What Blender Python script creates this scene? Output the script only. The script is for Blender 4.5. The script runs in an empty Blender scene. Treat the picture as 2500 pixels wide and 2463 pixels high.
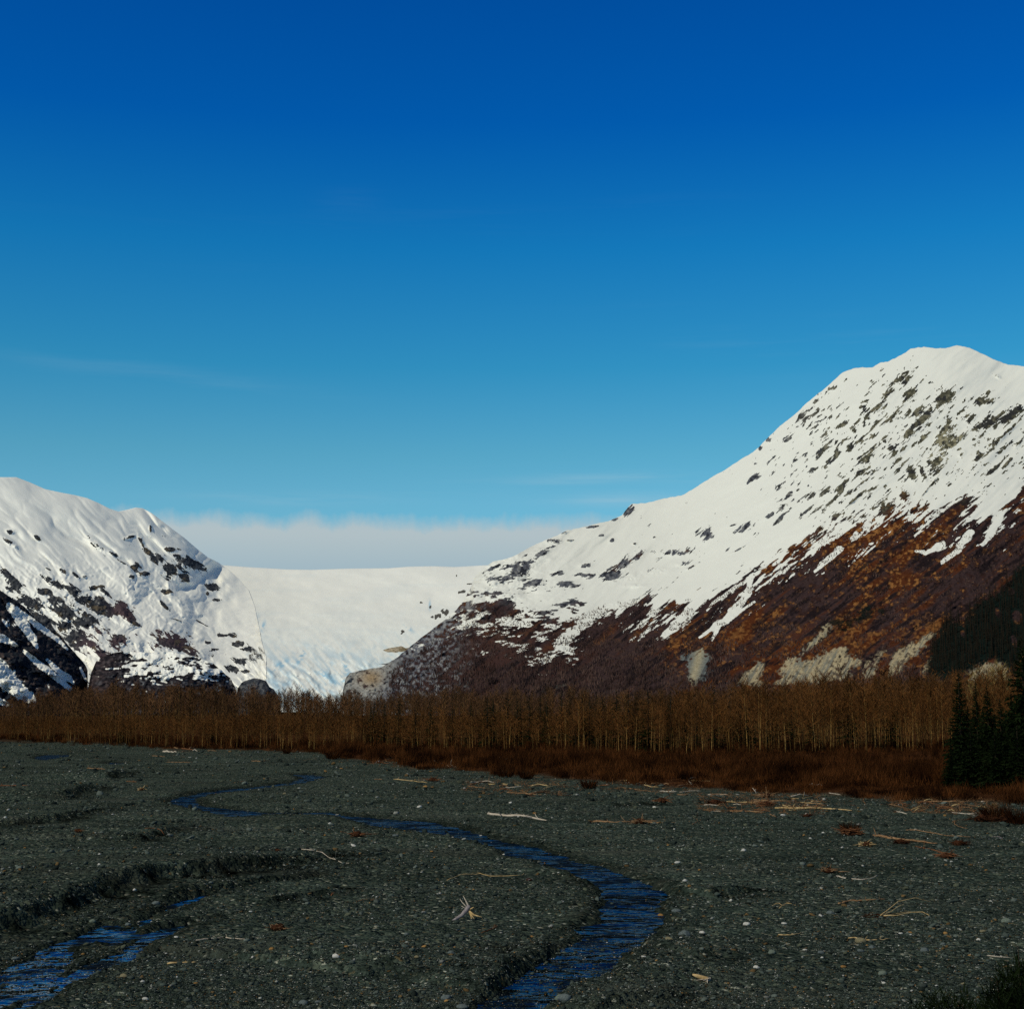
import bpy, math, random
import numpy as np
from mathutils import Vector
rng = np.random.default_rng(7)
random.seed(7)
SC = bpy.context.scene
COL = SC.collection
F = 3571.0; CX = 1250.0; CY = 1231.5; HOR = 1735.0; CAMH = 7.0
TILT = math.atan((HOR-CY)/F)
ct, st = math.cos(TILT), math.sin(TILT)

# ---------------------------------------------------------------- helpers
def raydir(px, py):
    px = np.asarray(px, float); py = np.asarray(py, float)
    x = (px-CX)/F; y = -(py-CY)/F
    return x, ct - y*st, st + y*ct + 0*x
def ground(px, py, z=0.0):
    x, y, d = raydir(px, py)
    s = (z-CAMH)/np.minimum(d, -1e-4)
    return x*s, y*s
def at_dist(px, py, d):
    x, y, z = raydir(px, py)
    h = np.sqrt(x*x+y*y)
    return x/h*d, y/h*d, CAMH + z/h*d
def world2px(X, Y, Z=0.0):
    Zr = Z-CAMH
    f = Y*ct + Zr*st; u = -Y*st + Zr*ct
    f = np.maximum(f, 0.5)
    return CX+F*X/f, CY-F*u/f
_T = {}
def vn(x, y, seed=0):
    if seed not in _T: _T[seed] = np.random.default_rng(seed+1000).random((256, 256))*2-1
    T = _T[seed]
    xi = np.floor(x).astype(np.int64); yi = np.floor(y).astype(np.int64)
    fx = x-xi; fy = y-yi
    fx = fx*fx*fx*(fx*(fx*6-15)+10); fy = fy*fy*fy*(fy*(fy*6-15)+10)
    a = T[xi & 255, yi & 255]; b = T[(xi+1) & 255, yi & 255]
    c = T[xi & 255, (yi+1) & 255]; d = T[(xi+1) & 255, (yi+1) & 255]
    return (a*(1-fx)+b*fx)*(1-fy)+(c*(1-fx)+d*fx)*fy
def fbm(x, y, o=4, seed=0, gain=.5):
    r = 0; a = 1; n = 0
    for i in range(o):
        r = r+a*vn(x*(2.03**i)+i*17.3, y*(2.03**i)+i*9.1, seed+i); n += a; a *= gain
    return r/n*1.6
def ridged(x, y, o=4, seed=0):
    r = 0; a = 1; n = 0
    for i in range(o):
        r = r+a*(1-2*np.abs(vn(x*(2.03**i)+i*7.3, y*(2.03**i)+i*5.1, seed+i))); n += a; a *= .5
    return r/n
def ss(a, b, x):
    t = np.clip((x-a)/(b-a), 0, 1); return t*t*(3-2*t)
def aniso(px, py, ang, l1, l2, o=3, seed=0, fn=fbm):
    c, s = math.cos(ang), math.sin(ang)
    u = px*c-py*s; v = px*s+py*c     # ang measured counter-clockwise as seen on the slope
    return fn(u/l1, v/l2, o, seed)
def segdist(X, Y, P):
    d = np.full(np.shape(X), 1e9); tt = np.zeros(np.shape(X)); sd = np.ones(np.shape(X)); n = len(P)-1
    for i in range(n):
        ax, ay = P[i][:2]; bx, by = P[i+1][:2]
        L = (bx-ax)**2+(by-ay)**2+1e-9
        t = np.clip(((X-ax)*(bx-ax)+(Y-ay)*(by-ay))/L, 0, 1)
        e = np.hypot(X-ax-t*(bx-ax), Y-ay-t*(by-ay))
        m = e < d
        side = np.sign((bx-ax)*(Y-ay)-(by-ay)*(X-ax))
        tt = np.where(m, (i+t)/n, tt); sd = np.where(m, side, sd); d = np.where(m, e, d)
    return d, tt, sd
def inpoly(X, Y, P):
    c = np.zeros(np.shape(X), bool); n = len(P)
    for i in range(n):
        x1, y1 = P[i]; x2, y2 = P[(i+1) % n]
        if y1 == y2: continue
        c ^= ((y1 > Y) != (y2 > Y)) & (X < (x2-x1)*(Y-y1)/(y2-y1)+x1)
    return c
def sdf(X, Y, P):
    d, _, _ = segdist(X, Y, list(P)+[P[0]])
    return np.where(inpoly(X, Y, P), -d, d)
def mesh_np(name, V, Fc, smooth=False):
    me = bpy.data.meshes.new(name)
    V = np.asarray(V, np.float32)
    if not isinstance(Fc, list): Fc = [Fc]
    Fc = [np.asarray(f, np.int32) for f in Fc if len(f)]
    me.vertices.add(len(V)); me.vertices.foreach_set('co', V.ravel())
    nl = sum(f.size for f in Fc); npol = sum(len(f) for f in Fc)
    me.loops.add(nl); me.polygons.add(npol)
    me.loops.foreach_set('vertex_index', np.concatenate([f.ravel() for f in Fc]))
    tot = np.concatenate([np.full(len(f), f.shape[1], np.int32) for f in Fc])
    start = np.concatenate([[0], np.cumsum(tot)[:-1]]).astype(np.int32)
    me.polygons.foreach_set('loop_start', start)
    me.update(calc_edges=True); me.validate()
    if smooth: me.polygons.foreach_set('use_smooth', np.ones(npol, bool))
    return me
def attr(me, name, a):
    a = np.asarray(a, np.float32)
    if a.ndim == 1:
        at = me.attributes.new(name, 'FLOAT', 'POINT'); at.data.foreach_set('value', a)
    else:
        at = me.attributes.new(name, 'FLOAT_COLOR', 'POINT')
        at.data.foreach_set('color', np.concatenate([a, np.ones((len(a), 1), np.float32)], 1).ravel())
def link(name, me, mat=None, parent=None, label=None, cat=None, group=None, kind=None, loc=None):
    o = bpy.data.objects.new(name, me); COL.objects.link(o)
    if mat is not None and me is not None and not me.materials: me.materials.append(mat)
    if parent is not None: o.parent = parent
    if loc is not None: o.location = loc
    tag(o, label, cat, group, kind); return o
def tag(o, label=None, cat=None, group=None, kind=None):
    if label: o['label'] = label
    if cat: o['category'] = cat
    if group: o['group'] = group
    if kind: o['kind'] = kind
def gridfaces(nr, nc):
    i = np.arange(nr-1)[:, None]*nc+np.arange(nc-1)[None, :]
    return np.stack([i, i+1, i+1+nc, i+nc], -1).reshape(-1, 4)

# ---------------------------------------------------------------- materials
def newmat(name):
    m = bpy.data.materials.new(name); m.use_nodes = True
    nt = m.node_tree; b = nt.nodes['Principled BSDF']
    b.inputs['Specular IOR Level'].default_value = .0; b.inputs['Roughness'].default_value = .85
    return m, nt, b
def N(nt, t, **k):
    n = nt.nodes.new(t)
    for a, v in k.items():
        if a.startswith('i_'): n.inputs[a[2:].replace('_', ' ')].default_value = v
        else: setattr(n, a, v)
    return n
def mixc(nt, f, a, b, bt='MIX'):
    n = nt.nodes.new('ShaderNodeMix'); n.data_type = 'RGBA'; n.blend_type = bt
    for s, v in ((0, f), (6, a), (7, b)):
        if hasattr(v, 'is_output'): nt.links.new(v, n.inputs[s])
        elif isinstance(v, (int, float)): n.inputs[s].default_value = v
        else: n.inputs[s].default_value = (*v[:3], 1)
    return n.outputs[2]
def mathn(nt, op, a, b=None, c=None, clamp=False):
    n = nt.nodes.new('ShaderNodeMath'); n.operation = op; n.use_clamp = clamp
    for s, v in enumerate((a, b, c)):
        if v is None: continue
        if hasattr(v, 'is_output'): nt.links.new(v, n.inputs[s])
        else: n.inputs[s].default_value = v
    return n.outputs[0]
def noise(nt, scale, detail=4, rough=.55, sc3=None):
    tc = nt.nodes.new('ShaderNodeTexCoord'); n = nt.nodes.new('ShaderNodeTexNoise')
    n.inputs['Scale'].default_value = scale; n.inputs['Detail'].default_value = detail; n.inputs['Roughness'].default_value = rough
    if sc3:
        mp = nt.nodes.new('ShaderNodeMapping'); mp.inputs['Scale'].default_value = sc3
        nt.links.new(tc.outputs['Object'], mp.inputs[0]); nt.links.new(mp.outputs[0], n.inputs['Vector'])
    else: nt.links.new(tc.outputs['Object'], n.inputs['Vector'])
    return n
def ramp(nt, src, stops):
    r = nt.nodes.new('ShaderNodeValToRGB'); nt.links.new(src, r.inputs[0])
    e = r.color_ramp.elements
    while len(e) < len(stops): e.new(.5)
    for k, (p, c) in enumerate(stops):
        e[k].position = p; e[k].color = (*c, 1) if len(c) == 3 else c
    return r.outputs[0]
def simple(name, c1, c2, scale=3, rough=.85, bump=0, sc3=None, lo=.35, hi=.65):
    m, nt, b = newmat(name)
    n = noise(nt, scale, sc3=sc3)
    nt.links.new(ramp(nt, n.outputs[0], [(lo, c1), (hi, c2)]), b.inputs['Base Color'])
    b.inputs['Roughness'].default_value = rough
    if bump:
        bp = nt.nodes.new('ShaderNodeBump'); bp.inputs['Strength'].default_value = bump; bp.inputs['Distance'].default_value = .02
        nt.links.new(n.outputs[0], bp.inputs['Height']); nt.links.new(bp.outputs[0], b.inputs['Normal'])
    return m
def objvar(name, c1, c2, scale=3, sc3=None, k=(.7, .65)):
    m, nt, b = newmat(name)
    n = noise(nt, scale, sc3=sc3); oi = nt.nodes.new('ShaderNodeObjectInfo')
    c = ramp(nt, n.outputs[0], [(.35, c1), (.65, c2)])
    f = mathn(nt, 'MULTIPLY_ADD', oi.outputs['Random'], *k)
    v = nt.nodes.new('ShaderNodeVectorMath'); v.operation = 'SCALE'
    nt.links.new(c, v.inputs[0]); nt.links.new(f, v.inputs['Scale']); nt.links.new(v.outputs[0], b.inputs['Base Color'])
    return m
M_trunk = objvar('pale_bark', (.24, .13, .036), (.52, .31, .10), 6, (1, 1, .3), (1.0, .15))
_TW = 0
M_twig = objvar('brown_twigs', (.065, .027, .009), (.175, .073, .021), .8)
M_trunkS = simple('pale_bark_mass', (.03, .016, .006), (.20, .11, .035), .25)
M_twigS = simple('brown_twigs_mass', (.040, .018, .007), (.165, .070, .022), .10, lo=.38, hi=.64)
M_twigF = simple('dark_twigs_far', (.045, .025, .013), (.17, .083, .038), .06, lo=.38, hi=.64)
M_shrub = simple('red_brown_brush', (.010, .004, .002), (.105, .038, .012), .28, lo=.42, hi=.66)
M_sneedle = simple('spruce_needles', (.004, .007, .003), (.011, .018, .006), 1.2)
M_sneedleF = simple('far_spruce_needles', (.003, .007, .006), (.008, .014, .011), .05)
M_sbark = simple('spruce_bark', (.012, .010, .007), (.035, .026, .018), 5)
M_litter = simple('dead_twigs', (.07, .030, .013), (.24, .12, .055), 3)
M_hillbrush = simple('purple_hillside_brush', (.036, .022, .020), (.12, .072, .058), .03)
WOOD = {
 'pale': simple('bleached_wood', (.34, .28, .22), (.56, .48, .38), 9, bump=.5, sc3=(1, 1, 4)),
 'gold': simple('yellow_wood', (.30, .20, .085), (.56, .40, .20), 7, bump=.5),
 'brown': simple('brown_wood', (.13, .070, .034), (.32, .19, .10), 6, bump=.5),
 'red': simple('rusty_wood', (.085, .034, .016), (.22, .10, .048), 6, bump=.5),
 'grey': simple('grey_wood', (.14, .12, .13), (.30, .26, .25), 8, bump=.5),
 'dark': simple('dark_root_soil', (.018, .008, .005), (.06, .024, .012), 8, bump=.5),
}
def terrain_mat(name, snowc, fine=.35, amp=.45, bumpd=.6):
    m, nt, b = newmat(name)
    a = N(nt, 'ShaderNodeAttribute', attribute_name='snow'); g = N(nt, 'ShaderNodeAttribute', attribute_name='gcol')
    ic = N(nt, 'ShaderNodeAttribute', attribute_name='ice')
    n = noise(nt, fine, 5, .65); n2 = noise(nt, fine*.22, 4, .6)
    s = mathn(nt, 'MULTIPLY_ADD', mathn(nt, 'SUBTRACT', n.outputs[0], .5), amp*2.2, a.outputs['Fac'])
    s = mathn(nt, 'MULTIPLY_ADD', mathn(nt, 'SUBTRACT', n2.outputs[0], .5), amp*1.2, s)
    s = mathn(nt, 'MULTIPLY', s, 7, clamp=True)
    k = mathn(nt, 'MULTIPLY_ADD', n.outputs[0], 1.5, .25)
    v = nt.nodes.new('ShaderNodeVectorMath'); v.operation = 'SCALE'
    nt.links.new(g.outputs['Color'], v.inputs[0]); nt.links.new(k, v.inputs['Scale'])
    sn = mixc(nt, ic.outputs['Fac'], snowc, (.30, .52, .68))
    nt.links.new(mixc(nt, s, v.outputs[0], sn), b.inputs['Base Color'])
    bp = nt.nodes.new('ShaderNodeBump'); bp.inputs['Distance'].default_value = bumpd
    st_ = mathn(nt, 'MULTIPLY_ADD', s, -.97, 1.0)
    nt.links.new(st_, bp.inputs['Strength'])
    nt.links.new(n.outputs[0], bp.inputs['Height']); nt.links.new(bp.outputs[0], b.inputs['Normal'])
    b.inputs['Roughness'].default_value = .9; b.inputs['Specular IOR Level'].default_value = .0
    return m
M_mr = terrain_mat('snowy_slope', (.74, .735, .67), .22, .40, 2.5)
M_ml = terrain_mat('snowy_lightened_slope', (.90, .89, .82), .16, .40, 2.5)  # left snow lightened to make up for the weaker sun on it
M_gl = terrain_mat('glacier_snow', (.85, .845, .78), .1, .1, 1)

# ---------------------------------------------------------------- terrain sheets
SH = {}
def sheet(name, x0, x1, top, bot, dtop, dbot, p, disp, paint, mat, label, step=2.0, ny=None, jag=0, zb=None, backmul=1.6, dref=None, blend=None):
    nx = int((x1-x0)/step)+1
    pxs = np.linspace(x0, x1, nx)
    tx = [q[0] for q in top]; ty = [q[1] for q in top]
    ytop = lambda x: np.interp(x, tx, ty)+jag*fbm(np.asarray(x)/9., np.asarray(x)*0+3, 3, 77)
    f2 = lambda tab: (lambda x: np.interp(x, [q[0] for q in tab], [q[1] for q in tab]))
    sg = x1-x0 > 500
    hx = np.linspace(x0-300, x1+300, 801); hk = np.exp(-np.linspace(-2.2, 2.2, 161)**2); hk /= hk.sum()
    def f3(tab):
        if not sg: return f2(tab)
        g = f2(tab)(hx)
        g = np.convolve(np.pad(g, 80, mode='edge'), hk, 'valid'); return lambda x: np.interp(x, hx, g)
    fb, fdt, fdb = f2(bot), f3(dtop), f3(dbot)
    gx = np.linspace(x0-300, x1+300, 801); gk = np.exp(-np.linspace(-2.2, 2.2, 121)**2); gk /= gk.sum()
    gy = np.convolve(np.pad(np.interp(gx, tx, ty), 60, mode='edge'), gk, 'valid')
    dr = f3(dref) if dref is not None else None
    def pos(px, py, extra=0.0, raw=False):
        yt, yb = (np.interp(px, gx, gy), fb(px)) if dref is None else (dr(px), 1750.)
        v = np.clip((yb-py)/(yb-yt), 0, 1.35)
        d = fdb(px)+(fdt(px)-fdb(px))*v**p
        d = d+disp(px, py)+extra
        if blend is not None: d = blend(px, py, d)
        if raw: return d
        return at_dist(px, py, d)
    if ny is None: ny = int((max(q[1] for q in bot)-min(ty))/step)+1
    v = np.linspace(0, 1, ny)[:, None]
    PX = np.broadcast_to(pxs[None, :], (ny, nx))
    PY = fb(PX)+(ytop(PX)-fb(PX))*v
    X, Y, Z = pos(PX, PY)
    S, G, I = paint(PX, PY)
    # far side of the ridge
    nb = 14
    w = (np.linspace(0, 1, nb+1)[1:])[:, None]
    D = np.hypot(X[-1], Y[-1])[None]
    H = Z[-1][None]
    Db = D+backmul*(H+60)*w
    Xb = X[-1][None]/D*Db; Yb = Y[-1][None]/D*Db; Zb = H-(H+60)*(w**2.4)
    X = np.concatenate([X, Xb]); Y = np.concatenate([Y, Yb]); Z = np.concatenate([Z, Zb])
    S = np.concatenate([S, np.repeat(S[-1:], nb, 0)]); G = np.concatenate([G, np.repeat(G[-1:], nb, 0)]); I = np.concatenate([I, np.repeat(I[-1:], nb, 0)])
    V = np.stack([X, Y, Z], -1).reshape(-1, 3)
    me = mesh_np(name, V, gridfaces(ny+nb, nx), True)
    attr(me, 'snow', S.ravel()); attr(me, 'gcol', G.reshape(-1, 3)); attr(me, 'ice', I.ravel())
    o = link(name, me, mat, label=label, kind='structure')
    SH[name] = pos
    return o
def blobs(px, py, L, sx, sy, ox, oy, ang=0.0):
    r = np.zeros(px.shape)
    for b in L:
        cx, cy, rx, ry = b[:4]; an = b[4] if len(b) > 4 else ang
        cx = ox+cx*sx; cy = oy+cy*sy; rx *= sx; ry *= sy
        m = (np.abs(px-cx) < 2.6*max(rx, ry)) & (np.abs(py-cy) < 2.6*max(rx, ry))
        if not m.any(): continue
        dx = px[m]-cx; dy = -(py[m]-cy)
        u = dx*math.cos(an)+dy*math.sin(an); w = -dx*math.sin(an)+dy*math.cos(an)
        r[m] = np.maximum(r[m], np.exp(-((u/rx)**2+(w/ry)**2)))
    return r
def tongue(px, py, P):
    r = np.full(px.shape, -3.0)
    d, t, _ = segdist(px, py, P)
    w = np.interp(t, np.linspace(0, 1, len(P)), [q[2] for q in P])
    return 1-d/w
K = .3676
# ---- mountain on the right
MR_top = [(836, 1690), (840, 1672), (844, 1654), (854, 1643), (880, 1636), (931, 1628), (968, 1606), (1004, 1576), (1041, 1547), (1089, 1510), (1115, 1488), (1129, 1470),
 (1148, 1437), (1156, 1413), (1173, 1393), (1203, 1371), (1240, 1363), (1266, 1352), (1296, 1334), (1347, 1312), (1369, 1303), (1384, 1295), (1424, 1287), (1457, 1279),
 (1494, 1269), (1518, 1258), (1533, 1238), (1542, 1230), (1579, 1228), (1626, 1216), (1663, 1210), (1685, 1198), (1715, 1179), (1744, 1161), (1766, 1150), (1800, 1127),
 (1844, 1100), (1874, 1070), (1903, 1041), (1947, 1006), (1969, 984), (2013, 949), (2035, 929), (2057, 910), (2087, 898), (2131, 897), (2149, 886), (2168, 883), (2190, 872),
 (2212, 861), (2223, 851), (2256, 847), (2282, 851), (2309, 850), (2337, 843), (2370, 851), (2403, 866), (2425, 877), (2462, 891), (2500, 894), (2600, 915), (2850, 960)]
SNL = [(836, 1500), (1000, 1500), (1090, 1470), (1150, 1500), (1250, 1520), (1300, 1545), (1340, 1560), (1400, 1540), (1450, 1515), (1500, 1497), (1560, 1492), (1600, 1512), (1660, 1500), (1720, 1482),
 (1780, 1468), (1850, 1425), (1900, 1395), (1960, 1358), (2020, 1340), (2090, 1322), (2160, 1306), (2200, 1262), (2250, 1285), (2300, 1270), (2380, 1262), (2420, 1290), (2450, 1280), (2500, 1210), (2600, 1180), (2850, 1100)]
FALL = math.radians(36)
def mr_disp(px, py):
    a = 26*aniso(px, py, FALL, 420, 130, 3, 11)+7*aniso(px, py, FALL, 130, 34, 3, 12)+1.3*aniso(px, py, FALL, 30, 9, 2, 13)
    c = ss(1500, 1150, px)
    ob = np.maximum(blobs(px, py, RB4, K, K, 1800, 800, math.radians(42)), blobs(px, py, RB3, K, K, 1200, 1150, .3))
    a = a-ob*(7+5*ridged(px/9., py/7., 3, 18))
    a = a+c*(16*fbm(px/60., py/34., 4, 14)+5*ridged(px/30., py/16., 3, 15))
    veg = ss(-10, 60, py-np.interp(px, [q[0] for q in SNL], [q[1] for q in SNL]))
    a = a+veg*(5*aniso(px, py, FALL, 60, 16, 3, 16)+2.4*fbm(px/6., py/5., 2, 17))
    return a*ss(0, 25, py*0+30)
RB4 = [(1090, 350, 70, 30), (1010, 430, 60, 30), (1150, 440, 60, 30), (1380, 460, 90, 40), (1220, 620, 120, 40), (1150, 700, 60, 30), (930, 530, 70, 18), (860, 590, 40, 14), (560, 820, 80, 26),
 (850, 870, 90, 34), (680, 650, 34, 16), (775, 680, 20, 20), (440, 590, 60, 36), (650, 400, 24, 16), (1390, 740, 110, 70), (1330, 900, 80, 50), (1165, 980, 50, 26, 1.9), (1230, 960, 60, 20, 1.9), (1700, 620, 200, 40, .42),
 (1850, 560, 90, 30), (1550, 600, 40, 26), (1490, 840, 30, 18), (1650, 490, 90, 26, 0), (1760, 720, 110, 16), (1700, 940, 70, 16), (1780, 910, 40, 14), (1870, 770, 40, 14), (585, 1090, 50, 36), (690, 1060, 60, 24),
 (500, 1110, 40, 14), (780, 1140, 90, 10), (1110, 1120, 50, 30, 1.8), (985, 1210, 60, 50, 1.9), (800, 1310, 50, 40), (680, 1460, 110, 50, .1), (540, 1330, 40, 16), (300, 1200, 60, 14), (30, 1330, 40, 26), (100, 1000, 60, 16),
 (1730, 325, 24, 10, -.5), (1280, 1050, 120, 3, .9), (240, 860, 14, 8), (330, 740, 30, 12), (520, 490, 18, 10), (200, 740, 16, 30), (150, 800, 14, 14), (400, 1080, 20, 8), (1020, 800, 30, 20), (1190, 560, 50, 20), (980, 750, 20, 20), (1600, 860, 40, 16), (1500, 720, 60, 24), (820, 530, 24, 12), (1010, 600, 120, 16), (900, 660, 60, 12), (280, 1270, 60, 12), (480, 1200, 70, 10), (620, 1160, 60, 10), (1440, 1180, 60, 12), (380, 880, 16, 10), (600, 950, 20, 12)]
RB3 = [(190, 640, 110, 70, .5), (60, 720, 90, 26, 0), (290, 745, 90, 40, 0), (340, 545, 90, 20, .5), (420, 465, 54, 16, .1), (670, 370, 40, 8, .1), (480, 410, 30, 7, .3), (815, 322, 22, 6, .3), (912, 265, 44, 26, .7), (620, 625, 44, 20, 0), (885, 610, 70, 40, .6), (965, 570, 70, 26, .8),
 (800, 690, 110, 40, 0), (930, 700, 60, 40, 0), (640, 690, 60, 24, 0), (490, 745, 70, 22, -.1), (1210, 545, 100, 24, 0), (1300, 530, 20, 30, 0), (1100, 660, 100, 26, .1), (1250, 615, 60, 16, .2), (1320, 640, 60, 8, .5), (1430, 420, 44, 40, .8), (1680, 370, 60, 30, .7), (1600, 360, 30, 8), (1750, 45, 44, 14),
 (430, 680, 50, 20, .3), (80, 885, 80, 34, 0), (320, 940, 80, 24, 0), (130, 930, 80, 24, 0), (560, 875, 30, 10, 0), (800, 460, 22, 16, .6), (730, 428, 20, 8, 0), (950, 482, 14, 6, 0), (1080, 440, 10, 6, 0), (520, 460, 26, 5, 0), (20, 640, 60, 14, .5), (40, 810, 40, 20, 0), (390, 1000, 60, 20, 0), (560, 760, 40, 12, 0), (940, 760, 70, 14, 0), (1640, 520, 70, 4, .5), (1840, 300, 40, 16, .5), (1000, 820, 90, 8, .6), (820, 880, 60, 14, .3)]
SCARS = [([(1270, 1240), (1330, 1205), (1400, 1190), (1440, 1250), (1430, 1320), (1390, 1390), (1350, 1420), (1310, 1360), (1290, 1290)], 1200, 1150, 'g')]
for P in ([(30, 740), (60, 660), (100, 610), (145, 560), (165, 640), (160, 760)], [(240, 760), (280, 640), (330, 570), (400, 560), (480, 555), (600, 510), (680, 480), (760, 540), (820, 570), (760, 640), (700, 700), (600, 740)],
 [(820, 690), (840, 640), (900, 580), (990, 500), (960, 570), (920, 640), (880, 700)], [(1000, 700), (1020, 590), (1080, 510), (1150, 470), (1250, 390), (1340, 395), (1250, 470), (1150, 570), (1080, 650)],
 [(1520, 720), (1540, 640), (1640, 570), (1700, 590), (1780, 600), (1790, 720)], [(430, 545), (500, 450), (605, 350), (590, 390), (520, 460)], [(1230, 660), (1250, 600), (1290, 560), (1290, 640)]):
    SCARS.append((P, 1800, 1400, 't'))
FORE = [(1270, 700), (1280, 600), (1310, 450), (1360, 370), (1400, 330), (1500, 330), (1560, 270), (1600, 190), (1700, 150), (1750, 120), (1800, 80), (1840, 0), (1904, -60), (2300, -300), (2300, 760), (1904, 700), (1800, 640), (1750, 570), (1660, 580), (1520, 650), (1400, 720)]
FORE = [(1800+K*x, 1400+K*y) for x, y in FORE]
FGAP = [(1730, 260, 22, 50, .3), (1860, 290, 46, 60, .3), (1840, 450, 24, 60, .3), (1500, 400, 20, 34, .4), (1820, 120, 30, 30, .3)]
CLUMP = [(660, 330, 62, 40), (740, 330, 30, 40), (855, 260, 60, 62), (800, 310, 40, 30), (955, 250, 28, 22), (710, 375, 30, 18)]
CENF = [(1440, 1350, 140, 60), (1640, 1350, 20, 30), (1700, 1360, 80, 40), (1500, 1300, 80, 30), (1740, 1390, 40, 20), (1320, 1400, 40, 20), (1600, 1400, 30, 26)]
def fill(S, c): return np.broadcast_to(np.array(c, float), S.shape+(3,)).copy()
def mixv(a, b, t): return a*(1-t[..., None])+b*t[..., None] if isinstance(b, np.ndarray) else a*(1-t[..., None])+np.array(b)*t[..., None]
def mr_paint(px, py):
    line = np.interp(px, [q[0] for q in SNL], [q[1] for q in SNL])
    nA = aniso(px, py, FALL, 90, 16, 4, 21); nB = aniso(px, py, FALL, 26, 6, 3, 22); nH = fbm(px/44., py/12., 4, 23); nh = fbm(px/11., py/4.5, 3, 24)
    cen = ss(1560, 1360, px)
    nn = nA*(1-cen)+nH*cen; nf = nB*(1-cen)+nh*cen
    soft = 55+50*cen
    S = np.clip((line-py)/soft, -1.7, 1.15)+.85*nn+.55*nf
    # thin brush showing through the snow just above the snowline
    S -= .75*np.exp(-((line-py-40)/60.)**2)*np.clip(aniso(px, py, FALL, 160, 22, 3, 25)+.25, 0, 1)
    S = np.where(py < line-150, np.maximum(S, .9+.3*nf), S)
    up = blobs(px, py, RB4, K, K, 1800, 800, math.radians(42))
    mid = blobs(px, py, RB3, K, K, 1200, 1150, .3)
    b = np.maximum(up, mid)
    def nmf(ang, l1, l2, sd): return aniso(px+5*nf, py+5*nn, ang, l1, l2, 5, sd, lambda u, v, o, s_: fbm(u, v, o, s_, .72))
    a1 = nmf(math.radians(44), 32, 4.6, 28); a2 = nmf(.35, 30, 6.5, 29)
    nm = a1*(1-cen)+a2*cen
    S = np.minimum(S, 1.15)
    S = np.minimum(S, 1.0-3.2*np.clip(1.9*b**.8+1.25*nm-.86, -1, 1.2))
    # scattered specks on the upper face
    dens = np.exp(-(((px-2120)/230.)**2+((py-1080)/190.)**2))+.8*np.exp(-(((px-2380)/150.)**2+((py-1080)/100.)**2))
    sp = aniso(px, py, math.radians(42), 15, 6, 3, 27)
    S = S-2.4*ss(.50, .68, .5*sp+.6*nm+.24*dens-.25*ss(990, 900, py))*ss(.1, .4, dens)
    band = np.exp(-((line-py+25-20*cen)/(48.+30*cen))**2)
    S = S+band*(.9*nm-.1)+.55*ss(-120, -20, line-py)*ss(10, -60, line-py)*ss(.25, .8, nm)*2
    for P in ([(1832, 1420, 9), (1825, 1452, 10), (1800, 1480, 9), (1772, 1512, 9), (1740, 1535, 7), (1707, 1556, 3)],
              [(1842, 1468, 3), (1800, 1495, 6), (1760, 1520, 6), (1738, 1562, 3)],
              [(1730, 1440, 12), (1706, 1465, 12), (1680, 1490, 14), (1650, 1525, 14), (1622, 1550, 8)],
              [(1640, 1380, 30), (1560, 1430, 22), (1500, 1480, 12)],
              [(1560, 1400, 30), (1480, 1470, 22), (1420, 1520, 14)],
              [(1760, 1370, 30), (1700, 1420, 20), (1660, 1460, 14)],
              [(1420, 1530, 12), (1395, 1550, 16), (1370, 1570, 18), (1388, 1588, 12), (1402, 1596, 4)],
              [(2370, 1300, 10), (2340, 1340, 9), (2300, 1372, 5)], [(2300, 1330, 12), (2260, 1350, 6), (2235, 1345, 3)],
              [(2440, 1260, 16), (2420, 1300, 9), (2400, 1330, 4)], [(2050, 1340, 10), (2020, 1370, 8), (1990, 1395, 4)]):
        S = np.maximum(S, np.minimum(tongue(px, py, P)*1.5+.55*nf+.35*nm-.1, 1.1))
    # ---- bare ground colours
    pur = fill(S, (.044, .027, .027)); G = pur
    n1 = aniso(px, py, FALL, 150, 40, 4, 31); n2 = fbm(px/16., py/12., 4, 32); n3 = fbm(px/7., py/6., 3, 33); n4 = aniso(px, py, FALL, 60, 9, 3, 34)
    rustw = ss(1350, 1750, px+.4*(1600-py)+140*n1)
    G = mixv(G, (.078, .024, .010), ss(-.3, .6, n1*.8+n4*.6)*(.25+.75*rustw))
    G = mixv(G, (.030, .013, .010), ss(.0, .5, n2)*.6*rustw)
    G = mixv(G, (.34, .15, .045), ss(.25, .9, n2*.4+.8*fbm(px/7., py/5., 4, 38)+n1*.4+.25*np.exp(-((py-1560)/60.)**2))*.8*(.25+.75*rustw)*ss(1700, 1500, py+px*.0+60))
    G = mixv(G, (.34, .15, .045), ss(.35, .8, fbm(px/8., py/6., 4, 36)*.9+n2*.35)*.55*rustw*ss(1500, 1540, py)*ss(1400, 1500, px))
    G = mixv(G, (.010, .008, .010), ss(.1, .6, -n4+.3*n3)*.8)
    rock = mixv(fill(S, (.095, .100, .118)), (.20, .20, .20), ss(0, .8, n3))
    rock = mixv(rock, (.03, .032, .04), ss(.1, .6, -n3+.4*n2))
    olive = mixv(fill(S, (.075, .072, .05)), (.19, .175, .12), ss(-.1, .8, n3)); olive = mixv(olive, (.035, .035, .035), ss(.1, .5, -n2))
    rk = mixv(rock, olive, ss(1750, 2100, px)) if False else rock*(1-ss(1800, 2100, px))[..., None]+olive*ss(1800, 2100, px)[..., None]
    above = ss(25, 90, line-py)*(1-.75*ss(.05, .3, n2-.1*(py-1350)/50.)*ss(1300, 1400, py)*ss(1380, 1500, px))
    G = mixv(G, rk, above)
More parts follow.
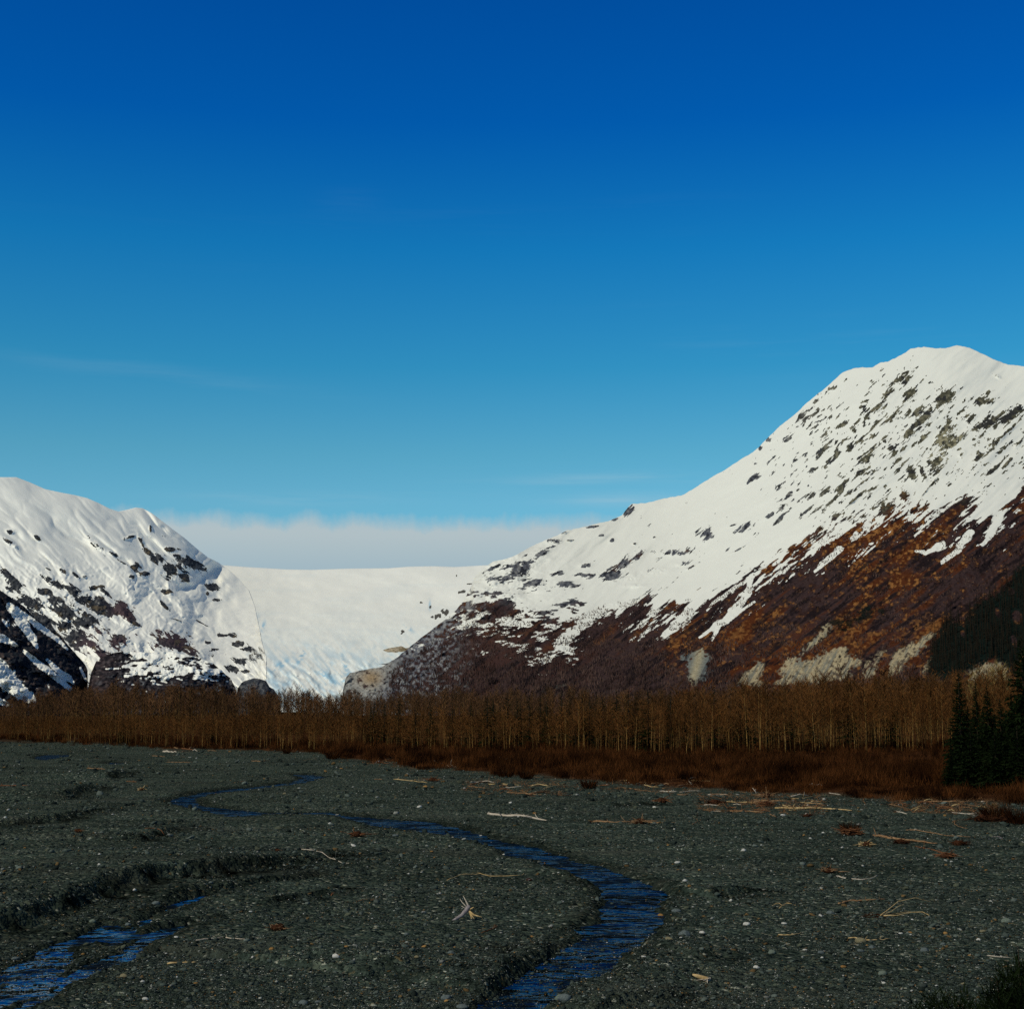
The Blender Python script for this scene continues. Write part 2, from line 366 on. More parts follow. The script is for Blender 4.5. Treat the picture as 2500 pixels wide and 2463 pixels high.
    bo = np.exp(-(((px-2315)/60.)**2+((py-1090)/45.)**2)); G = mixv(G, (.30, .275, .18), np.clip(bo*1.3, 0, 1)*ss(-.4, .3, n3))
    spur = ss(1215, 1090, px+.35*(py-1500)+50*n2)
    G = mixv(G, rock*1.25, spur*ss(-.35, .25, n3+.4*n2+.5*ss(1120, 960, px)))
    rr = ss(985, 930, px+.6*(py-1640))*ss(1600, 1625, py)
    G = mixv(G, mixv(fill(S, (.30, .30, .28)), (.34, .24, .13), np.exp(-(((px-905)/30.)**2+((py-1655)/22.)**2))), rr*.85*ss(-.8, .2, n3+.3))
    G = mixv(G, (.22, .21, .17), .6*ss(.2, .5, aniso(px, py, .5, 40, 7, 3, 37))*np.exp(-(((px-1415)/60.)**2+((py-1680)/14.)**2)))
    for P, ox, oy, t in SCARS:
        Q = [(ox+K*x, oy+K*y) for x, y in P]
        m = (np.abs(px-np.mean([q[0] for q in Q])) < 150) & (np.abs(py-np.mean([q[1] for q in Q])) < 90)
        s = np.full(S.shape, 50.); s[m] = sdf(px[m], py[m], Q)
        s = s+8*n3+7*n4+4*n2
        st2 = aniso(px, py, math.radians(62), 70, 5, 3, 41)
        if t == 'g': c = mixv(mixv(fill(S, (.15, .165, .155)), (.07, .08, .085), ss(0, .6, st2)), (.36, .31, .20), np.exp(-((px-1697-(1640-py)*.25)/12.)**2)*.9)
        else: c = mixv(mixv(fill(S, (.38, .31, .19)), (.20, .19, .15), ss(0, .7, 1.0*st2+.4*n2)), (.07, .055, .045), ss(.15, .55, -.7*st2-.6*n3)*.9)
        w = ss(3, -3, s); G = mixv(G, c, w); S = np.where(w > .5, -1.5, S)
    f = ss(6, -6, sdf(px, py, FORE)+10*n3)*(1-ss(.45, .7, blobs(px, py, FGAP, K, K, 1800, 1400)))
    f = np.maximum(f, ss(.5, .75, blobs(px, py, CLUMP, K, K, 1800, 1400)+.3*n3)*.8)
    G = mixv(G, (.008, .014, .012), f)
    S = np.where(py > line+70, np.minimum(S, np.where((px > 1500), -.8, S)), S) if False else S
    S = np.where(f > .4, -1.5, S)
    return S, G, S*0
sheet('mountain_right', 836, 2850, MR_top, [(0, 1750), (3000, 1750)],
      [(836, 2420), (1000, 2550), (1150, 2750), (1550, 3050), (2337, 3150), (2850, 3000)], [(836, 2330), (1000, 2150), (1250, 1950), (1850, 1650), (2500, 1420), (2850, 1330)],
      1.0, mr_disp, mr_paint, M_mr, 'steep snowy mountain on the right with rusty brown lower slopes', 1.9, jag=.8)
# ---- glacier between the mountains
GL_top = [(250, 1372), (400, 1376), (500, 1378), (551, 1380), (600, 1384), (700, 1390), (760, 1391), (850, 1388), (950, 1387), (1000, 1383), (1060, 1382), (1110, 1384), (1180, 1380), (1300, 1378), (1500, 1382)]
def gl_disp(px, py):
    low = ss(1560, 1680, py)
    w = px+18*fbm(px/50., py/40., 3, 50)
    a = 24*fbm(px/240., py/60., 3, 51)+5*fbm(px/60., py/16., 3, 52)+2*fbm(px/16., py/7., 3, 49)*ss(1440, 1520, py)
    cr = ridged((w*.8-py*.75)/15., (w+py)/70., 3, 53)
    return a+low*20*cr+ss(1450, 1600, py)*2.2*ridged(px/30., py/9., 3, 54)
def gl_paint(px, py):
    S = np.full(px.shape, 1.3); G = fill(S, (.10, .095, .085))
    cr = ridged((px*.8-py*.75)/9., (px+py)/60., 3, 55)
    I = ss(1500, 1690, py)*.62*ss(-.1, .8, cr)+.08*ss(1420, 1600, py)+.06*ss(.1, .8, fbm(px/120., py/12., 3, 56))
    I += .9*blobs(px, py, [(858, 1520, 6, 6), (60, 1010, 20, 46, -.3), (115, 1030, 12, 40, -.3), (230, 1290, 60, 20, .6), (370, 1230, 60, 14, 1), (660, 1290, 14, 60, .3), (650, 1385, 16, 34, 0), (540, 1370, 80, 20, -.6), (1080, 1040, 40, 10, -.7), (1222, 890, 6, 30, 0)], K, K, 600, 1150)*ss(-.3, .4, cr+fbm(px/8., py/5., 2, 57))
    b = blobs(px, py, [(1440, 800, 40, 10, .3), (1490, 750, 20, 6, 0), (1165, 872, 8, 6, 0), (1225, 900, 8, 10, 0), (1270, 965, 40, 16, .3), (1320, 940, 30, 26, .8), (1040, 1070, 12, 16, -.6), (1400, 695, 5, 4, 0), (1460, 692, 5, 4, 0), (20, 830, 10, 4, 0)], K, K, 600, 1150)
    S = S-2.6*ss(.25, .6, b*(1+.8*fbm(px/5., py/4., 2, 58)))
    return S, G, np.clip(I, 0, .9)
sheet('glacier', 250, 1500, GL_top, [(0, 1738), (3000, 1738)], [(250, 3900), (1500, 3900)], [(250, 2550), (1500, 2550)], 1.2, gl_disp, gl_paint, M_gl,
      'broad white glacier filling the gap between the mountains', 2.6)
# ---- mountain on the left
ML_top = [(-300, 1150), (-100, 1158), (0, 1165), (40, 1165), (74, 1178), (110, 1194), (147, 1202), (184, 1209), (213, 1216), (243, 1229), (268, 1242), (290, 1249), (312, 1244), (331, 1239), (349, 1241), (371, 1253), (397, 1273), (423, 1293),
 (449, 1312), (478, 1337), (507, 1360), (533, 1373), (560, 1392), (585, 1415), (607, 1440), (622, 1480), (632, 1530), (640, 1570), (648, 1598), (652, 1603)]
LF = math.radians(-42)
def ml_disp(px, py):
    a = (45*aniso(px, py, LF, 300, 110, 2, 61)+5*fbm(px/90., py/60., 2, 60))*ss(640, 520, px)+4*aniso(px, py, LF, 120, 26, 3, 62)*ss(-.3, .5, fbm(px/90., py/70., 2, 59))+.7*aniso(px, py, LF, 26, 7, 2, 63)
    rough = ss(1330, 1450, py)
    ob = blobs(px, py, LB, K, K, 0, 1150)
    a = a-ob*(9+7*ridged(px/9., py/8., 3, 68))+19*aniso(px+10*fbm(px/50., py/50., 2, 69), py, LF, 190, 42, 3, 58, ridged)*ss(1170, 1300, py)*ss(640, 540, px)
    wx = px+14*fbm(px/33., py/33., 3, 66); wy = py+14*fbm(px/29., py/31., 3, 67)
    return a+rough*ss(600, 500, px)*(13*aniso(wx, wy, -.9, 60, 34, 4, 64)+3.5*aniso(wx, wy, .4, 15, 9, 3, 65))
LB = [(640, 490, 60, 22, -.6), (750, 550, 40, 12, -.5), (820, 610, 60, 6, -.5), (860, 440, 40, 10, .3), (940, 470, 60, 14, -1.2), (990, 540, 60, 16, -.7), (1050, 580, 50, 40, 0), (1260, 620, 90, 60, -.3), (1140, 660, 60, 60, 0), (1220, 700, 50, 40, 0), (1140, 520, 40, 14, 0),
 (1410, 770, 70, 30, 0), (1380, 810, 20, 20, 0), (1440, 855, 40, 10, 0), (900, 640, 40, 30, 0), (960, 680, 40, 20, 0), (880, 700, 24, 20, 0), (1110, 800, 40, 20, 0), (1000, 380, 8, 20, 0), (360, 740, 90, 26, -.5), (480, 790, 90, 36, -.5), (560, 850, 60, 36, 0), (660, 900, 90, 60, -.4), (420, 930, 110, 60, -.3), (570, 1000, 90, 50, 0),
 (230, 890, 90, 60, -.4), (370, 860, 60, 40, 0), (300, 1000, 90, 40, -.6), (90, 760, 60, 50, -.8), (60, 690, 60, 24, -.6), (500, 1090, 70, 50, 0), (520, 1150, 60, 30, 0), (800, 1120, 70, 34, 0), (750, 940, 50, 30, 0), (840, 950, 90, 40, -.8), (1150, 1130, 130, 34, 0), (1230, 1180, 150, 40, -.5), (1500, 1090, 50, 14, 0), (1580, 1150, 60, 18, 0), (1700, 1220, 60, 50, .9), (1610, 1260, 50, 26, 0),
 (1430, 1185, 40, 12, 0), (1380, 1140, 30, 10, 0), (1540, 1310, 50, 26, -.3), (1630, 1330, 30, 14, 0), (1650, 1180, 50, 16, 0), (240, 440, 30, 16, -.5), (70, 400, 30, 16, 0), (60, 470, 60, 14, -.6), (100, 500, 20, 10, 0), (320, 650, 30, 6, -.5), (640, 770, 50, 10, 0), (690, 800, 60, 16, -.6), (870, 700, 20, 14, 0), (300, 800, 60, 26, 0), (150, 850, 60, 30, 0), (430, 1030, 60, 40, 0), (620, 780, 40, 14, 0), (1180, 560, 30, 10, 0), (420, 660, 40, 20, -.7), (500, 690, 40, 12, -.7), (560, 700, 20, 8, 0), (1340, 1010, 60, 5, -.5), (1090, 890, 60, 12, -.8), (1185, 990, 60, 5, -.3)]
LBF = [(1060, 1080, 220, 50, 0), (1200, 1130, 160, 60, -.5), (660, 1080, 90, 40, 0), (960, 1180, 150, 50, 0), (780, 1160, 120, 60, 0), (600, 1180, 80, 60, -.8), (820, 930, 90, 80, -.8), (660, 1230, 60, 30, 0)]
def ml_paint(px, py):
    nA = aniso(px, py, LF, 50, 14, 4, 71); nB = aniso(px, py, LF, 16, 6, 3, 72); n3 = fbm(px/6., py/5., 3, 73)
    S = np.full(px.shape, 1.15)+.1*nB
    b = blobs(px, py, LB, K, K, 0, 1150)
    nm = aniso(px+5*nB, py+5*nA, LF, 28, 6.5, 5, 75, lambda u, v, o, s_: fbm(u, v, o, s_, .72))
    S = np.minimum(S, 1.0-3.2*np.clip(2.2*b**.8+1.2*nm-.98, -1, 1.2))
    # cliff band across the lower slope
    low = ss(1390, 1560, py+.0*px)*ss(380, 150, px)
    S = S-low*(.62+.9*nA+.6*nm)
    bf = blobs(px, py, LBF, K, K, 0, 1150)
    S = S-bf*(.85+.5*nA+.9*nm)
    S = np.where(px > 612, np.maximum(S, ss(1650, 1660, py)*1.3), S)
    G = mixv(fill(S, (.040, .044, .052)), (.13, .13, .13), ss(.1, .9, n3+.3*nA))
    G = mixv(G, (.085, .058, .066), np.clip(bf*1.4, 0, 1))
    G = mixv(G, (.15, .115, .07), ss(.4, .8, fbm(px/18., py/14., 3, 74))*.6)
    I = .12*ss(1400, 1250, py)*0
    return S, G, S*0+I
sheet('mountain_left', -300, 650, ML_top, [(-400, 1750), (700, 1750)], [(-300, 3450), (0, 3500), (331, 3600), (551, 3780), (700, 3850)], [(-300, 2400), (0, 2350), (400, 2400), (600, 2490), (700, 2500)],
      1.0, ml_disp, ml_paint, M_ml, 'rounded snow covered mountain on the left with dark rock outcrops', 1.9, blend=lambda px, py, d: d+(SH['glacier'](px, np.maximum(py, 1385), raw=True)-4-d)*ss(420, 640, px+25*fbm(px/40., py/40., 2, 88)), dref=[(-300, 1150), (0, 1165), (331, 1245), (560, 1375), (700, 1390)])
def knob(name, top, d, paint, label, dd=140, step=1.6, amp=4, seed=0, bot=1745):
    x0, x1 = top[0][0], top[-1][0]
    xm = (x0+x1)/2; hw = (x1-x0)/2
    xs = np.linspace(x0, x1, 21)
    dt = [(x, d+dd*math.sqrt(max(0, 1-((x-xm)/hw)**2))*.4) for x in xs]
    db = [(x, d-dd*math.sqrt(max(0, 1-((x-xm)/hw)**2))) for x in xs]
    f = lambda px, py: amp*3.2*fbm(px/40., py/26., 4, 90+seed)+amp*1.6*ridged((px+py*.4)/17., (py-px*.3)/12., 4, 95+seed)
    return sheet(name, x0, x1, top, [(x0, bot), (x1, bot)], dt, db, 1.5, f, paint, M_ml, label, step, jag=1.2, backmul=.5)
# far end of the left mountain's toe: rock ledges beside the ice
def toe_paint(px, py):
    n = fbm(px/13., py/6., 4, 101); n3 = fbm(px/5., py/4., 3, 102)
    S = .25+1.3*n+.4*n3-.9*ss(615, 650, px)+.9*ss(1655, 1615, py+(px-560)*-.25)
    return S, mixv(fill(S, (.035, .042, .055)), (.12, .10, .085), ss(0, .7, n3)), S*0
def knollA(px, py):
    n = fbm(px/22., py/6.5, 4, 103); n3 = fbm(px/7., py/4., 3, 104)
    S = .40+1.1*n+.55*n3-1.55*ss(330, 235, px+.3*(py-1640))-1.5*ss(1640, 1680, py-(px-300)*.02+6*n)
    S = S+1.6*ss(1612, 1592, py)*ss(300, 350, px)-.25*n3*n3
    nm = aniso(px, py, -.1, 22, 8, 5, 111, lambda u, v, o, s_: fbm(u, v, o, s_, .72)); S = S+.8*nm
    G = mixv(fill(S, (.030, .027, .032)), (.10, .10, .11), ss(.1, .8, n3+.3*ss(400, 560, px)))
    G = mixv(G, (.060, .042, .044), ss(360, 250, px)*.7*ss(-.5, .3, n+n3)); G = mixv(G, (.016, .014, .018), ss(.1, .6, -n3)*.8)
    return S, G, S*0
knob('rock_knoll_dome', [(214, 1690), (218, 1662), (223, 1640), (235, 1615), (252, 1601), (275, 1594), (310, 1590), (360, 1593), (410, 1590), (450, 1597), (490, 1606), (520, 1620), (545, 1640), (563, 1656), (575, 1680), (578, 1700)], 2250, knollA, 'dark rounded knoll with snow streaks at the foot of the left mountain', 120, seed=2)
def slopeB(px, py):
    n = aniso(px, py, math.radians(-48), 60, 12, 4, 105); n3 = fbm(px/7., py/6., 3, 106)
    S = -1.05+.8*n+.4*n3
    S = S+.9*ss(40, 0, px-(py-1440)*.9)*0+.7*np.exp(-(((px-50)/60.)**2+((py-1535)/36.)**2))*ss(-.1, .6, n)
    for P in ([(-60, 1590, 30), (0, 1640, 26), (25, 1668, 24), (60, 1695, 18), (85, 1712, 12)], [(25, 1480, 10), (55, 1520, 14), (80, 1560, 10), (90, 1580, 4)], [(60, 1590, 5), (100, 1625, 8), (140, 1655, 9), (172, 1682, 5)], [(115, 1610, 4), (140, 1635, 7), (165, 1655, 10), (178, 1666, 4)],
              [(40, 1485, 5), (90, 1525, 8), (140, 1560, 6), (165, 1585, 3)], [(-40, 1700, 10), (10, 1715, 8), (28, 1722, 4)], [(-50, 1540, 12), (10, 1560, 10), (40, 1575, 4)], [(196, 1630, 3), (205, 1650, 4), (211, 1662, 3)]):
        S = np.maximum(S, np.minimum(tongue(px, py, P)*1.5+.3*n3, 1.1))
    G = mixv(fill(S, (.020, .024, .032)), (.075, .058, .056), ss(-.1, .7, n3+.5*n))
    return S, G, S*0
knob('rock_slope_dark', [(-320, 1330), (-200, 1350), (-60, 1410), (0, 1440), (22, 1455), (59, 1481), (88, 1510), (120, 1535), (147, 1551), (176, 1587), (199, 1610), (212, 1630), (219, 1650), (214, 1690)], 2320, slopeB, 'dark rocky slope with snow gullies at the far left', 330, amp=7, seed=3)
def knobC(px, py):
    n3 = fbm(px/7., py/4., 3, 107)
    return np.full(px.shape, -1.5), mixv(fill(px, (.045, .05, .06)), (.13, .13, .13), ss(-.1, .7, n3)), px*0
knob('rock_knob_grey', [(578, 1700), (580, 1680), (590, 1666), (604, 1659), (620, 1655), (636, 1656), (650, 1664), (658, 1676), (668, 1682), (680, 1700)], 2200, knobC, 'low grey rock knob in front of the glacier snout', 40, amp=2, seed=4)
def ledge(px, py):
    n3 = fbm(px/6., py/4., 3, 108)
    return -1.2+1.6*ss(1584, 1578, py+3*n3)*ss(.1, .6, n3), mixv(fill(px, (.20, .16, .10)), (.36, .30, .22), ss(-.1, .7, n3)), px*0
knob('rock_ledge_brown', [(920, 1645), (925, 1590), (940, 1584), (958, 1581), (975, 1577), (990, 1581), (1005, 1580), (1020, 1590), (1026, 1645)], 3020, ledge, 'brown rock ledge standing out of the glacier edge', 40, amp=2, seed=5, bot=1645)
knob('rock_ledge_dark', [(886, 1700), (889, 1640), (905, 1628), (925, 1620), (950, 1618), (975, 1616), (990, 1622), (996, 1700)], 2880, lambda px, py: (-.5+1.2*ss(0, .6, fbm(px/14., py/4., 3, 109)), mixv(fill(px, (.05, .055, .065)), (.14, .14, .14), ss(-.1, .7, fbm(px/6., py/4., 3, 110))), px*0), 'dark snow dusted ledge above the grey rock by the ice', 40, amp=2, seed=6, bot=1700)

# ---------------------------------------------------------------- valley floor
WZ = -.13
def gp(L, z=WZ):
    x, y = ground([p[0] for p in L], [p[1] for p in L], z); return list(zip(x, y))
MAIN = gp([(797, 1984), (856, 1992), (915, 1997), (981, 2003), (1054, 2008), (1128, 2022), (1201, 2046), (1275, 2062), (1300, 2066), (1348, 2084), (1410, 2105), (1465, 2115), (1521, 2132), (1576, 2151), (1612, 2166), (1634, 2180), (1640, 2189), (1618, 2200), (1623, 2233), (1609, 2278), (1568, 2303), (1556, 2325), (1522, 2344), (1535, 2364), (1491, 2388), (1462, 2415), (1392, 2425), (1355, 2450), (1330, 2500), (1310, 2600), (1060, 2600), (1110, 2510), (1176, 2454), (1223, 2421), (1253, 2384), (1290, 2355), (1300, 2348), (1344, 2336), (1374, 2314), (1425, 2287), (1418, 2264), (1447, 2248), (1462, 2226), (1469, 2197), (1440, 2167), (1410, 2149), (1355, 2123), (1300, 2096), (1253, 2089), (1194, 2066), (1135, 2050), (1076, 2040), (1018, 2034), (944, 2025), (907, 2014), (856, 2001), (797, 1990)])
LINKP = gp([(640, 1986), (700, 1984), (797, 1984), (797, 1990), (700, 1989), (640, 1991)])
LOOP = gp([(801, 1897), (760, 1892), (709, 1889), (735, 1896), (738, 1903), (700, 1912), (625, 1920), (551, 1927), (493, 1935), (441, 1944), (408, 1953), (416, 1963), (460, 1972), (515, 1984), (570, 1993), (621, 1995), (655, 1986), (588, 1979), (544, 1973), (507, 1968), (482, 1955), (493, 1946), (551, 1936), (625, 1927), (700, 1919), (760, 1906)])
L1 = gp([(350, 2257), (335, 2261), (257, 2259), (206, 2274), (162, 2296), (103, 2318), (55, 2348), (-40, 2385), (-200, 2470), (-140, 2520), (15, 2458), (99, 2427), (136, 2410), (147, 2366), (169, 2344), (176, 2314), (235, 2298), (265, 2309), (316, 2303), (338, 2278)])
L2 = gp([(515, 2250), (460, 2255), (382, 2268), (342, 2287), (323, 2312), (257, 2342), (206, 2360), (150, 2400), (100, 2432), (20, 2466), (-120, 2560), (-60, 2580), (40, 2480), (140, 2430), (191, 2390), (257, 2360), (294, 2349), (346, 2323), (368, 2304), (441, 2281), (456, 2267)])
L3 = gp([(330, 2262), (375, 2228), (434, 2196), (515, 2178), (588, 2167), (700, 2152), (780, 2140), (785, 2146), (700, 2163), (600, 2180), (520, 2196), (450, 2214), (395, 2236), (352, 2262)])
PA = gp([(75, 1850), (110, 1843), (165, 1842), (178, 1845), (150, 1850), (110, 1855)]); PB = gp([(245, 1863), (270, 1861), (308, 1863), (305, 1867), (270, 1867)])
POND = [MAIN, LINKP, LOOP, L1, L2, L3, PA, PB]
SCARP = [([(150, 1952), (200, 1934), (252, 1916)], .8), ([(255, 1904), (290, 1893), (328, 1882)], .8), ([(-80, 2022), (0, 2012), (130, 2004), (200, 1987), (290, 1970)], .55),
 ([(-150, 2320), (0, 2272), (90, 2244), (200, 2208), (290, 2180), (370, 2160), (480, 2146), (560, 2135), (650, 2120), (760, 2102), (850, 2084), (980, 2064)], .85), ([(330, 2052), (400, 2037), (460, 2014)], .4), 
 ([(890, 2385), (950, 2372), (1020, 2366)], .3), ([(1735, 2192), (1800, 2184), (1875, 2172)], .4), ([(1360, 2180), (1240, 2260), (1160, 2320)], .0), ([(1300, 2300), (1240, 2345), (1180, 2390)], .25),
 ([(30, 1843), (60, 1842), (90, 1840)], .5), ([(640, 2215), (760, 2190), (860, 2165)], .2), ([(1680, 2350), (1760, 2345), (1830, 2342)], .2), ([(1450, 2480), (1620, 2440), (1720, 2415)], .35), ([(1480, 1968), (1580, 1964), (1650, 1962)], .35)]
SCARP = [([q for q in gp(P, 0)], h) for P, h in SCARP if h]
def sdf_water(X, Y):
    r = np.full(X.shape, 99.)
    for P in POND:
        a = np.array(P); m = (X > a[:, 0].min()-6) & (X < a[:, 0].max()+6) & (Y > a[:, 1].min()-6) & (Y < a[:, 1].max()+6)
        if m.any(): r[m] = np.minimum(r[m], sdf(X[m], Y[m], P))
    return r
def gh(X, Y, rough=True, wat=None):
    X = np.asarray(X, float); Y = np.asarray(Y, float)
    z = .10*fbm(X/14., Y/9., 3, 120)+.05*fbm(X/3.1, Y/2.3, 3, 121)
    D = np.hypot(X, Y)
    if rough: z = z+.022*fbm(X/.5, Y/.5, 3, 122)*ss(200, 60, D)
    z = np.maximum(z+.03, -.07)
    for P, h in SCARP:
        a = np.array(P); m = (X > a[:, 0].min()-22) & (X < a[:, 0].max()+22) & (Y > a[:, 1].min()-22) & (Y < a[:, 1].max()+22)
        if not m.any(): continue
        d, t, s = segdist(X[m], Y[m], P)
        ragg = .35*fbm(X[m]/2., Y[m]/2., 3, 123)
        w = np.clip(ss(0, .14, t)*ss(1, .62, t), 0, 1)
        sd = s*d+ragg
        up = ss(-.55*h-.05, .55*h+.05, sd)*(1-ss(2, 18, sd))*h*w*.72
        dn = -(.25*h*w)*np.exp(-((sd+1.2)/1.4)**2)
        z[m] = z[m]+up
    if wat is None: wat = sdf_water(X, Y)
    wr = wat+.22*fbm(X/1.6, Y/1.6, 3, 124)*np.clip(D/60., .6, 1.5)+.09*fbm(X/.4, Y/.4, 2, 125)
    sc = np.clip(D/95., .35, 1.5)
    t = ss(.8*sc, -1.05*sc, wr)
    z = z*(1-t)+(-.30+.1*fbm(X/.9, Y/.9, 2, 126))*t
    z = z+np.maximum(0, (30-D)/27.)**1.5*5.0
    # the wooded terrace is slightly higher
    px, py = world2px(X, Y)
    edge = np.interp(px, [q[0] for q in EDGE], [q[1] for q in EDGE])
    z = z+.35*ss(0, -12, py-edge)*(Y > 60)
    return z
EDGE = [(-800, 1802), (0, 1809), (300, 1814), (420, 1828), (700, 1832), (780, 1838), (850, 1849), (1000, 1866), (1130, 1880), (1300, 1893), (1400, 1900), (1500, 1908), (1600, 1915), (1700, 1922), (1900, 1935), (2100, 1945), (2300, 1952), (2500, 1962), (3300, 1975)]
TB = [(-800, 1800), (0, 1806), (420, 1826), (800, 1836), (1300, 1842), (1600, 1850), (1800, 1850), (2300, 1838), (3300, 1838)]
def soilw(X, Y):
    px, py = world2px(X, Y); edge = np.interp(px, [q[0] for q in EDGE], [q[1] for q in EDGE])
    return ss(3, -5, py-edge+5*fbm(X/6., Y/6., 3, 130))*(Y > 60)
dd_ = 1/np.concatenate([np.linspace(1/2., 1/24., 60)[:-1], np.linspace(1/24., 1/700., 470)])
dd_ = np.concatenate([dd_, np.geomspace(720, 30000, 40)])
az = np.radians(np.concatenate([np.linspace(-75, -25, 70)[:-1], np.linspace(-25, 25, 1250), np.linspace(25, 75, 70)[1:]]))
Dg, Ag = np.meshgrid(dd_, az, indexing='ij')
GX, GY = Dg*np.sin(Ag), Dg*np.cos(Ag)
WS = sdf_water(GX.ravel(), GY.ravel()).reshape(GX.shape)
GZ = gh(GX.ravel(), GY.ravel(), True, WS.ravel()).reshape(GX.shape)
me = mesh_np('gravel_ground', np.stack([GX, GY, GZ], -1).reshape(-1, 3), gridfaces(*GX.shape)[:, ::-1], True)
attr(me, 'soil', soilw(GX.ravel(), GY.ravel())); 
WET_SHADE = ss(1.3, .1, WS.ravel())
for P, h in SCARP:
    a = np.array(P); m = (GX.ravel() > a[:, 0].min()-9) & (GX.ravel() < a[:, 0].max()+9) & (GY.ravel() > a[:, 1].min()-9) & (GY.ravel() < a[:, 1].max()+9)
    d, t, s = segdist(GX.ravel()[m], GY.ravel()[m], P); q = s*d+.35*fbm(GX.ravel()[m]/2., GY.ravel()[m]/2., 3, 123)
    WET_SHADE[m] = np.maximum(WET_SHADE[m], (1.0+.9*fbm(GX.ravel()[m]/.7, GY.ravel()[m]/.7, 3, 127))*ss(.6, .0, q)*ss(-3.2*h-1, -.6, q)*ss(0, .1, t)*ss(1, .9, t))  # bank shade painted as a dark band along each scarp face
attr(me, 'wet', WET_SHADE)
m, nt, b = newmat('dark_gravel')
def voro(scale, rnd=1.0):
    tc = nt.nodes.new('ShaderNodeTexCoord'); v = nt.nodes.new('ShaderNodeTexVoronoi'); v.inputs['Scale'].default_value = scale
    mp = nt.nodes.new('ShaderNodeMapping'); mp.inputs['Scale'].default_value = (1, 1, 1)
    nt.links.new(tc.outputs['Object'], mp.inputs[0]); nt.links.new(mp.outputs[0], v.inputs['Vector']); return v
vA, vB, vC = voro(9), voro(3.2), voro(1.3)
def sep(c): s = nt.nodes.new('ShaderNodeSeparateColor'); nt.links.new(c, s.inputs[0]); return s
sa, sb, sC = sep(vA.outputs['Color']), sep(vB.outputs['Color']), sep(vC.outputs['Color'])
cA = ramp(nt, sa.outputs[0], [(0, (.012, .017, .014)), (.45, (.027, .036, .030)), (.8, (.056, .070, .059)), (.93, (.10, .112, .088)), (.965, (.14, .085, .035)), (.985, (.50, .47, .40))])
cB = ramp(nt, sb.outputs[0], [(0, (.014, .019, .016)), (.5, (.029, .038, .032)), (.85, (.052, .065, .055)), (.985, (.11, .12, .09))])
c = mixc(nt, .45, cA, cB)
nz4 = noise(nt, .16, 5, .6, (.45, 1.3, 1))
c = mixc(nt, mathn(nt, 'MULTIPLY_ADD', nz4.outputs[0], 6, -3.3, clamp=True), c, (.058, .060, .050))
nz = noise(nt, .09, 4, .6); nz2 = noise(nt, .7, 5, .6)
nz3 = noise(nt, .12, 4, .6, (.5, 2.2, 1))
k = mathn(nt, 'MULTIPLY', mathn(nt, 'MULTIPLY_ADD', nz.outputs[0], 1.0, .55), mathn(nt, 'MULTIPLY_ADD', nz3.outputs[0], 1.7, .12))
v = nt.nodes.new('ShaderNodeVectorMath'); v.operation = 'SCALE'; nt.links.new(mixc(nt, 1.0, c, (1.05, 1.12, 1.05), 'MULTIPLY'), v.inputs[0]); nt.links.new(k, v.inputs['Scale'])
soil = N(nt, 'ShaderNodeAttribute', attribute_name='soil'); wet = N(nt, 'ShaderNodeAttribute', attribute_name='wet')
ns = noise(nt, .5, 5)
sc_ = ramp(nt, ns.outputs[0], [(.35, (.030, .012, .006)), (.7, (.085, .035, .014))])
wet_shade_c = nt.nodes.new('ShaderNodeVectorMath'); wet_shade_c.operation = 'SCALE'; nt.links.new(v.outputs[0], wet_shade_c.inputs[0]); nt.links.new(mathn(nt, 'MULTIPLY_ADD', wet.outputs['Fac'], -.52, 1.0), wet_shade_c.inputs['Scale'])  # darkens damp water margins and the painted scarp shade
nt.links.new(mixc(nt, soil.outputs['Fac'], wet_shade_c.outputs[0], sc_), b.inputs['Base Color'])
hB = mathn(nt, 'MULTIPLY', mathn(nt, 'ADD', mathn(nt, 'MULTIPLY', vA.outputs['Distance'], -1), mathn(nt, 'MULTIPLY', vB.outputs['Distance'], -2.4)), .1)
bp = nt.nodes.new('ShaderNodeBump'); bp.inputs['Strength'].default_value = 1; bp.inputs['Distance'].default_value = .9
nt.links.new(hB, bp.inputs['Height']); nt.links.new(bp.outputs[0], b.inputs['Normal'])
b.inputs['Roughness'].default_value = .75
link('gravel_ground', me, m, label='dark grey gravel flats with cut banks crossed by the stream', kind='structure')
